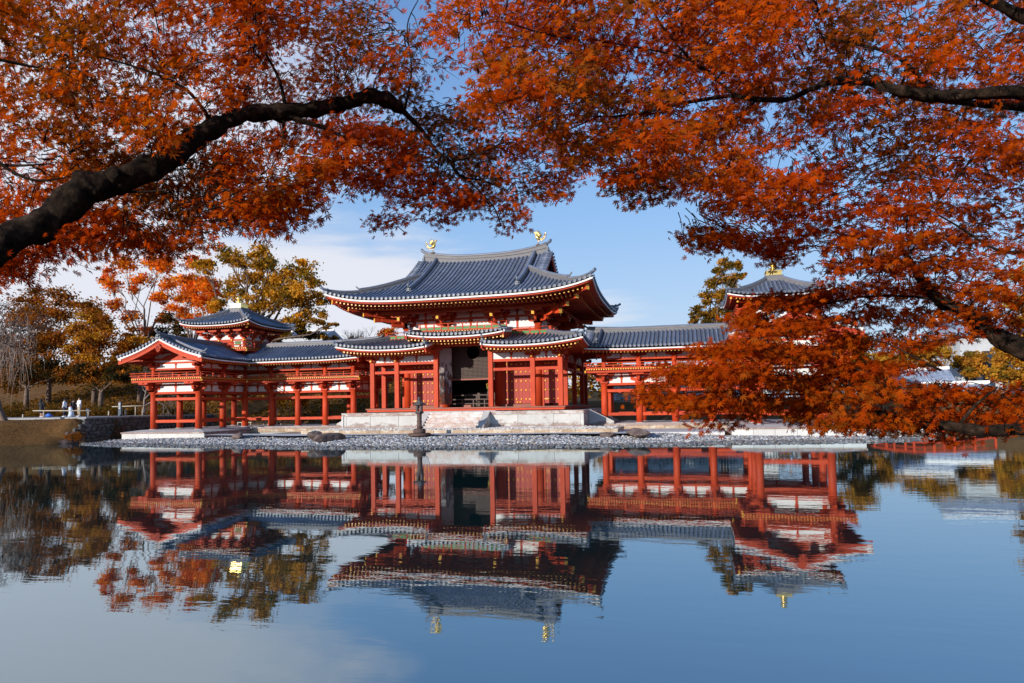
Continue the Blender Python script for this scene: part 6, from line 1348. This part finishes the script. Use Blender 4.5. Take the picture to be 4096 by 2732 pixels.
def maple(label, cat_loc, branches, regions, seed, pal, upn=(-.1, -.95, .45), nearmin=4, flatk=0.0, CM=1.2, group='foreground maple trees'):
    rnd = random.Random(seed); r = np.random.default_rng(seed); t = empty('maple_tree', label, 'tree', cat_loc, group); o_ = Vector(cat_loc)
    sk = []; thick = []
    for k, (pts, wd) in enumerate(branches):               # pts: (u,v,D) ; wd: widths in px there
        P3 = [at(u, v, D) for u, v, D in pts]; W3 = [w*D/1567/2 for w, (u, v, D) in zip(wd, pts)]
        Q, R_ = [], []
        for i in range(len(P3)-1):                          # smooth the path
            p0, p1, p2, p3 = P3[max(0, i-1)], P3[i], P3[i+1], P3[min(len(P3)-1, i+2)]
            for s in range(5):
                w = s/5; Q.append(.5*((2*p1)+(p2-p0)*w+(2*p0-5*p1+4*p2-p3)*w*w+(3*p1-p0-3*p2+p3)*w**3)); R_.append(W3[i]*(1-w)+W3[i+1]*w)
        Q.append(P3[-1]); R_.append(W3[-1])
        if R_[0] > .02:
            R_ = [q*(1+.10*sin(i*1.7+k)+.06*sin(i*3.1)) for i, q in enumerate(R_)]
        mb = MB(); big = R_[0] > .03
        if big:
            Q2, R2 = [], []
            for i in range(len(Q)-1):
                for s in range(6): Q2.append(Q[i].lerp(Q[i+1], s/6)); R2.append(R_[i]*(1-s/6)+R_[i+1]*s/6)
            mb.tube([q-o_ for q in Q2], R2, 22)
            for i, vv in enumerate(mb.v):
                ri = i//22; cc = Q2[ri]-o_; d = Vector(vv)-cc; a_ = (i % 22)/22*2*pi; w_ = Vector(vv)*9
                k_ = 1+.10*sin(w_.x*1.3+2*sin(w_.z*1.7))+.07*sin(w_.y*2.9+a_*2+ri*.13)+.05*sin(w_.z*6+a_*5)+.035*sin(a_*9+ri*.45)+rnd.gauss(0, .012); mb.v[i] = tuple(cc+d*k_)
        else: mb.tube([q-o_ for q in Q], R_, 7)
        big = R_[0] > .03
        if big:
            for i in range(5):
                j = rnd.randrange(2, len(Q)-2); d = Vector((rnd.gauss(0, 1), rnd.gauss(0, 1), rnd.gauss(0, 1))).normalized(); mb.tube([Q[j]-o_+d*R_[j]*.3, Q[j]-o_+d*R_[j]*1.12], [R_[j]*.75, R_[j]*.35], 9)
        mb.build('trunk' if k == 0 else 'branch', 'bark', t); sk += [tuple(q) for q in Q]
    near = []
    for pts, wd in branches:
        for (a_, b_, wa, wb) in zip(pts[:-1], pts[1:], wd[:-1], wd[1:]):
            if wa < nearmin: continue
            for s in range(4): w = s/4; near.append((a_[0]*(1-w)+b_[0]*w, a_[1]*(1-w)+b_[1]*w, wa*(1-w)+wb*w, a_[2]*(1-w)+b_[2]*w))
    SK = np.array(sk); allP = []; allO = []; allS = []; tw = MB()
    for poly, nspray, D0, D1, size, per in regions:
        xs = [p[0] for p in poly]; ys = [p[1] for p in poly]; got = []
        nspray = int(nspray*CM)
        while len(got) < nspray:
            px = r.uniform(min(xs), max(xs), 400); py = r.uniform(min(ys), max(ys), 400); ok = inpoly(px, py, poly)
            if flatk: ok &= (np.sin(py*.105+1.4*np.sin(px*.009+seed)+.8*np.sin(px*.023))+.45*np.sin(px*.05+py*.03)+r.normal(0, .35, 400)) > flatk
            else: ok &= (np.sin(px*.021+1.3*np.sin(py*.017+seed))*np.sin(py*.027+px*.011)+r.normal(0, .3, 400)) > -.55
            got += list(zip(px[ok], py[ok]))
        for u, v in got[:nspray]:
            nz = .5+.5*sin(u*.011+seed)*cos(v*.016+u*.005); D = D0+(D1-D0)*min(1, max(0, .25+.5*nz+r.uniform(-.28, .28)))
            for (bu, bv, bw, bd) in near:
                if abs(u-bu) < 60 and (u-bu)**2+(v-bv)**2 < (bw*.62+16)**2: D = max(D, bd+.18+.25*r.random())
            c = at(u, v, D); d2 = ((SK-np.array(c))**2).sum(1); j = int(d2.argmin()); root = Vector(SK[j]); dist = math.sqrt(d2[j])
            dr = (c-root); dr.z *= .12; dr = dr.normalized() if dr.length > 1e-3 else Vector((1, 0, 0)); dr = (dr+Vector((rnd.gauss(0, .35), rnd.gauss(0, .35), rnd.gauss(0, .12)))).normalized()
            size_ = size*LS; L_ = size*3.4; a = c-dr*L_*.5; b = c+dr*L_*.5-Z*L_*.10
            if rnd.random() < .55 and dist < 1.1:
                rv = root-a; rv.z *= .25; st = a+rv*min(1, rnd.uniform(.10, .30)/max(rv.length, .05)); md = (st+a)/2+Z*.03; tw.tube([st-o_, md-o_, a-o_, b-o_], [.0045, .0035, .0025, .0012], 3, caps=False)
            else: tw.tube([a-o_, b-o_], [.0024, .001], 3, caps=False)
            side = dr.cross(Z).normalized(); m_ = per
            for i in range(m_):
                w = (i//2+.5)/(m_/2); s_ = 1 if i % 2 else -1; q = a.lerp(b, w)+side*s_*size*rnd.uniform(.35, 1.5)*(1.1-.4*w)+Vector((rnd.gauss(0, .012), rnd.gauss(0, .012), rnd.gauss(0, .022)))
                allP.append(tuple(q)); allO.append(tuple((dr*.6+side*s_*.8)*1.0)); allS.append(size_*rnd.uniform(.62, 1.15))
    tw.build('twigs', 'bark', t, kind='stuff')
    P = np.array(allP); O = np.array(allO); S = np.array(allS); A, T_, U_ = leaf_frames(P, O, r, upn)
    # the 300 leaves that show largest stand as objects of their own
    dist = np.linalg.norm(P-np.array(CAMP), axis=1); face = np.abs((U_*(P-np.array(CAMP))/dist[:, None]).sum(1)); big = np.argsort(-(S/dist)**2*(.2+face))[:300]
    lm = [npmesh('leaf', np.concatenate([LV])*np.array([1, 1, z]), LF, 'leaf1', None, 3) for z in (1, -1.2, 2.2)]
    base = np.array(o_)
    for k in big:
        M_ = Matrix(((A[k][0], T_[k][0], U_[k][0]), (A[k][1], T_[k][1], U_[k][1]), (A[k][2], T_[k][2], U_[k][2]))).to_4x4(); M_ = M_ @ Matrix.Scale(S[k]*.62, 4); M_.translation = Vector(P[k]-base)
        o = ob('leaf', lm[k % 3], t); o.matrix_local = M_
    keep = np.ones(len(P), bool); keep[big] = False; P, A, T_, U_, S = P[keep], A[keep], T_[keep], U_[keep], S[keep]; n = len(P)
    fz = r.choice([1, -1.2, 2.2], n); X3 = LV[None]*np.stack([S, S, S*fz], 1)[:, None]*.62
    V = X3[..., 0:1]*A[:, None]+X3[..., 1:2]*T_[:, None]+X3[..., 2:3]*U_[:, None]+P[:, None]-base
    F = (LF[None]+(np.arange(n)*len(LV))[:, None, None]).reshape(-1, 3)
    pal = np.array(pal); g = .5+.5*np.sin(P[:, 0]*1.9+seed)*np.cos(P[:, 1]*1.6+P[:, 2]*2.3); idx = np.clip((g*.75+.25*r.random(n))*len(pal), 0, len(pal)-1).astype(int)
    C = pal[idx]*(.65+.6*r.random((n, 1))); C = np.repeat(C, len(LV), 0)
    ob('foliage', npmesh('foliage', V.reshape(-1, 3), F, 'leafc', C, 3), t, kind='stuff'); return n
PAL = [(.24, .024, .003), (.38, .045, .003), (.46, .066, .004), (.50, .090, .005), (.32, .085, .009), (.14, .05, .012)]
nl = 0
# ---- left tree
brA = [([(-90, 640, 3.5), (0, 560, 3.7), (120, 500, 3.9), (205, 432, 4.0), (285, 412, 4.1), (380, 370, 4.25), (440, 322, 4.4), (505, 285, 4.5), (560, 262, 4.6), (640, 256, 4.7), (740, 248, 4.85), (800, 234, 4.95), (852, 222, 5.0), (898, 236, 5.1), (925, 258, 5.15)], [80, 66, 66, 74, 58, 50, 46, 40, 36, 40, 30, 30, 32, 34, 14]),
 ([(920, 250, 5.15), (965, 295, 5.2), (1000, 345, 5.2), (1032, 370, 5.2)], [16, 9, 9, 8]),
 ([(1032, 370, 5.2), (1060, 405, 5.2), (1110, 415, 5.25), (1170, 440, 5.3)], [8, 5, 4, 2]), ([(1032, 370, 5.2), (1085, 360, 5.1), (1150, 330, 5.0)], [6, 4, 2]), ([(1010, 355, 5.2), (1000, 420, 5.1), (985, 470, 5.1)], [5, 3, 2]), ([(1060, 400, 5.2), (1130, 470, 5.1), (1150, 520, 5.1)], [4, 3, 2]),
 ([(640, 262, 4.7), (700, 280, 4.7), (760, 300, 4.7), (830, 340, 4.8)], [16, 12, 8, 3]), ([(650, 270, 4.7), (648, 330, 4.6), (620, 390, 4.6)], [7, 5, 2]), ([(655, 240, 4.7), (640, 180, 4.6), (600, 100, 4.5), (585, 20, 4.4)], [10, 7, 5, 3]), ([(480, 270, 4.5), (420, 200, 4.3), (300, 150, 4.2), (180, 120, 4.1)], [9, 7, 5, 3]),
 ([(-30, 130, 3.9), (60, 150, 4.0), (150, 165, 4.1)], [9, 6, 2]), ([(-30, 350, 4.2), (30, 395, 4.2), (90, 415, 4.2), (160, 405, 4.2)], [10, 8, 6, 2]), ([(-30, 378, 4.3), (50, 380, 4.2), (100, 376, 4.2)], [8, 6, 2]), ([(285, 440, 4.1), (340, 440, 4.1), (375, 436, 4.1)], [8, 5, 2]), ([(930, 250, 5.1), (945, 160, 5.0), (935, 60, 4.9), (960, 0, 4.9)], [6, 4, 3, 2])]
rgA = [([(-50, -50), (600, -50), (600, 120), (520, 300), (300, 400), (150, 480), (-50, 560)], 600, 3.3, 5.6, .072, 12),
 ([(-50, -50), (600, -50), (560, 250), (300, 380), (-50, 560)], 260, 4.6, 6.4, .072, 12),
 ([(-50, 570), (150, 510), (400, 380), (560, 300), (760, 270), (890, 280), (960, 330), (925, 395), (885, 430), (835, 430), (790, 450), (740, 450), (715, 480), (690, 505), (600, 535), (540, 535), (490, 520), (460, 560), (400, 570), (330, 575), (300, 560), (180, 600), (110, 605), (60, 630), (-50, 645)], 680, 3.6, 5.6, .070, 12),
 ([(560, -50), (760, -50), (880, 60), (930, 160), (960, 250), (560, 265), (510, 300)], 300, 3.9, 5.8, .066, 11),
 ([(700, -50), (965, -50), (940, 20), (1010, 150), (1080, 130), (1090, 190), (960, 270), (850, 200), (760, 60)], 62, 4.4, 6.2, .066, 9),
 ([(930, 280), (1000, 235), (1080, 245), (1200, 260), (1310, 310), (1335, 395), (1300, 450), (1215, 465), (1190, 515), (1150, 535), (1112, 510), (1098, 478), (1050, 490), (1010, 505), (955, 518), (900, 520), (850, 510), (905, 465), (880, 420)], 400, 4.4, 6.2, .062, 12)]
nl += maple('left foreground maple with one thick mottled limb crossing the upper left', (-0.0+CAMP[0]-3.2, CAMP[1]+2.6, .8), brA, rgA, 101, PAL)
# ---- upper right tree
brB = [([(2440, 215, 4.2), (2351, 212, 4.2), (2240, 216, 4.2), (2140, 220, 4.2), (2060, 208, 4.2), (2000, 190, 4.3), (1930, 185, 4.4), (1870, 200, 4.5), (1810, 228, 4.6), (1740, 228, 4.7), (1680, 220, 4.8), (1620, 228, 4.9), (1550, 240, 5.0), (1470, 260, 5.1), (1390, 268, 5.2), (1300, 262, 5.3)], [34, 30, 28, 26, 24, 18, 18, 13, 12, 11, 10, 8, 7, 6, 4, 2]),
 ([(1740, 226, 4.7), (1680, 280, 4.8), (1600, 330, 4.9), (1530, 350, 5.0)], [7, 6, 4, 2]), ([(2140, 212, 4.2), (2060, 130, 4.3), (1960, 100, 4.4), (1880, 85, 4.5)], [12, 9, 6, 3]), ([(1640, 170, 4.8), (1560, 130, 4.6), (1470, 110, 4.6), (1340, 88, 4.6)], [6, 5, 4, 2]), ([(1690, 218, 4.8), (1600, 150, 4.7), (1520, 60, 4.5), (1480, -20, 4.4)], [8, 6, 5, 4]),
 ([(1330, 92, 4.6), (1240, 75, 4.4), (1150, 50, 4.3), (1080, 62, 4.3)], [5, 4, 3, 2]), ([(1380, 265, 5.2), (1300, 300, 5.2), (1230, 330, 5.2)], [4, 3, 1.5]), ([(2440, 70, 4.6), (2330, 30, 4.6), (2240, -20, 4.6)], [26, 22, 18]), ([(2430, 255, 5.6), (2300, 240, 5.6), (2200, 235, 5.6), (2100, 222, 5.6)], [26, 20, 12, 5]), ([(2250, 340, 4.6), (2180, 430, 4.6), (2120, 500, 4.6)], [5, 4, 2])]
rgB = [([(985, 40), (1060, -50), (1760, -50), (1760, 280), (1640, 430), (1560, 455), (1500, 470), (1440, 462), (1395, 440), (1400, 400), (1330, 380), (1220, 290), (1070, 240), (1110, 190), (1100, 140), (1000, 100)], 820, 3.0, 5.8, .074, 12),
 ([(1700, -50), (2420, -50), (2420, 440), (2240, 445), (2080, 470), (1900, 540), (1850, 575), (1790, 605), (1730, 560), (1570, 562), (1575, 530), (1700, 520), (1630, 470), (1640, 420), (1700, 300)], 930, 3.4, 6.4, .074, 12),
 ([(1300, -50), (1800, -50), (2000, 200), (1700, 380), (1400, 300), (1200, 150)], 170, 4.8, 6.8, .074, 12),
 ([(1575, 520), (1700, 505), (1790, 540), (1790, 600), (1700, 570), (1570, 565)], 60, 4.2, 5.2, .055, 11)]
nl += maple('upper right foreground maple spreading across the top of the sky', (CAMP[0]+3.6, CAMP[1]+1.6, .8), brB, rgB, 202, PAL, (-.1, -.9, .5), 4)
# ---- lower right tree
brC = [([(2450, 840, 4.3), (2351, 800, 4.3), (2270, 762, 4.4), (2220, 718, 4.5), (2160, 690, 4.6), (2120, 650, 4.7), (2090, 600, 4.8), (2060, 560, 4.9)], [52, 46, 38, 32, 27, 22, 14, 6]),
 ([(2450, 985, 3.9), (2351, 985, 3.9), (2250, 988, 4.0), (2180, 978, 4.1), (2120, 975, 4.2), (2050, 952, 4.3), (1995, 940, 4.4), (1955, 915, 4.5), (1900, 905, 4.6), (1850, 905, 4.6)], [32, 28, 25, 21, 16, 11, 11, 9, 7, 3]),
 ([(1990, 938, 4.4), (1950, 895, 4.5), (1940, 860, 4.5), (1880, 815, 4.7), (1780, 780, 4.8), (1700, 770, 5.0)], [11, 8, 5, 4, 3, 2]), ([(2200, 978, 4.1), (2240, 930, 4.1), (2290, 890, 4.1)], [10, 7, 3]), ([(2160, 850, 4.4), (2100, 820, 4.4), (2040, 790, 4.5), (1960, 770, 4.6)], [6, 5, 3, 2]),
 ([(2440, 560, 4.6), (2330, 580, 4.6), (2270, 565, 4.6), (2200, 520, 4.6), (2130, 480, 4.7)], [9, 8, 6, 5, 2]), ([(2270, 760, 4.4), (2150, 690, 4.5), (2000, 680, 4.7), (1880, 700, 4.9), (1760, 720, 5.0)], [8, 6, 5, 4, 2]), ([(1860, 905, 4.6), (1740, 905, 4.8), (1620, 900, 5.0), (1540, 905, 5.1)], [5, 4, 3, 2])]
rgC = [([(1900, 560), (2060, 470), (2220, 440), (2300, 470), (2250, 540), (2235, 620), (2420, 640), (2420, 830), (2290, 770), (2190, 770), (2130, 800), (2120, 860), (2050, 870), (1900, 770), (1800, 745), (1760, 700), (1700, 690), (1780, 665), (1880, 640)], 640, 3.7, 6.2, .068, 12),
 ([(1445, 912), (1500, 860), (1520, 845), (1600, 800), (1660, 760), (1760, 745), (1880, 760), (2000, 840), (2120, 880), (2280, 890), (2420, 870), (2420, 975), (2290, 995), (2230, 1005), (2160, 1010), (2100, 990), (2040, 978), (1950, 992), (1900, 980), (1800, 965), (1720, 955), (1640, 985), (1590, 980), (1570, 945), (1500, 925)], 860, 3.7, 5.8, .066, 12),
 ([(1650, 700), (1760, 685), (1880, 640), (1880, 760), (1760, 760), (1700, 745)], 110, 4.4, 5.6, .064, 12), ([(2280, 470), (2420, 420), (2420, 640), (2340, 640), (2240, 640), (2250, 560)], 70, 4.0, 5.6, .066, 11)]
nl += maple('lower right foreground maple whose branches hide the right wing', (CAMP[0]+4.2, CAMP[1]+2.4, .8), brC, rgC, 303, [tuple(x*.88 for x in c) for c in PAL[:4]+PAL[1:4]+PAL[4:5]], (-.1, -.75, .65), 100, flatk=-.15, CM=.95)
print('maple leaves', nl)
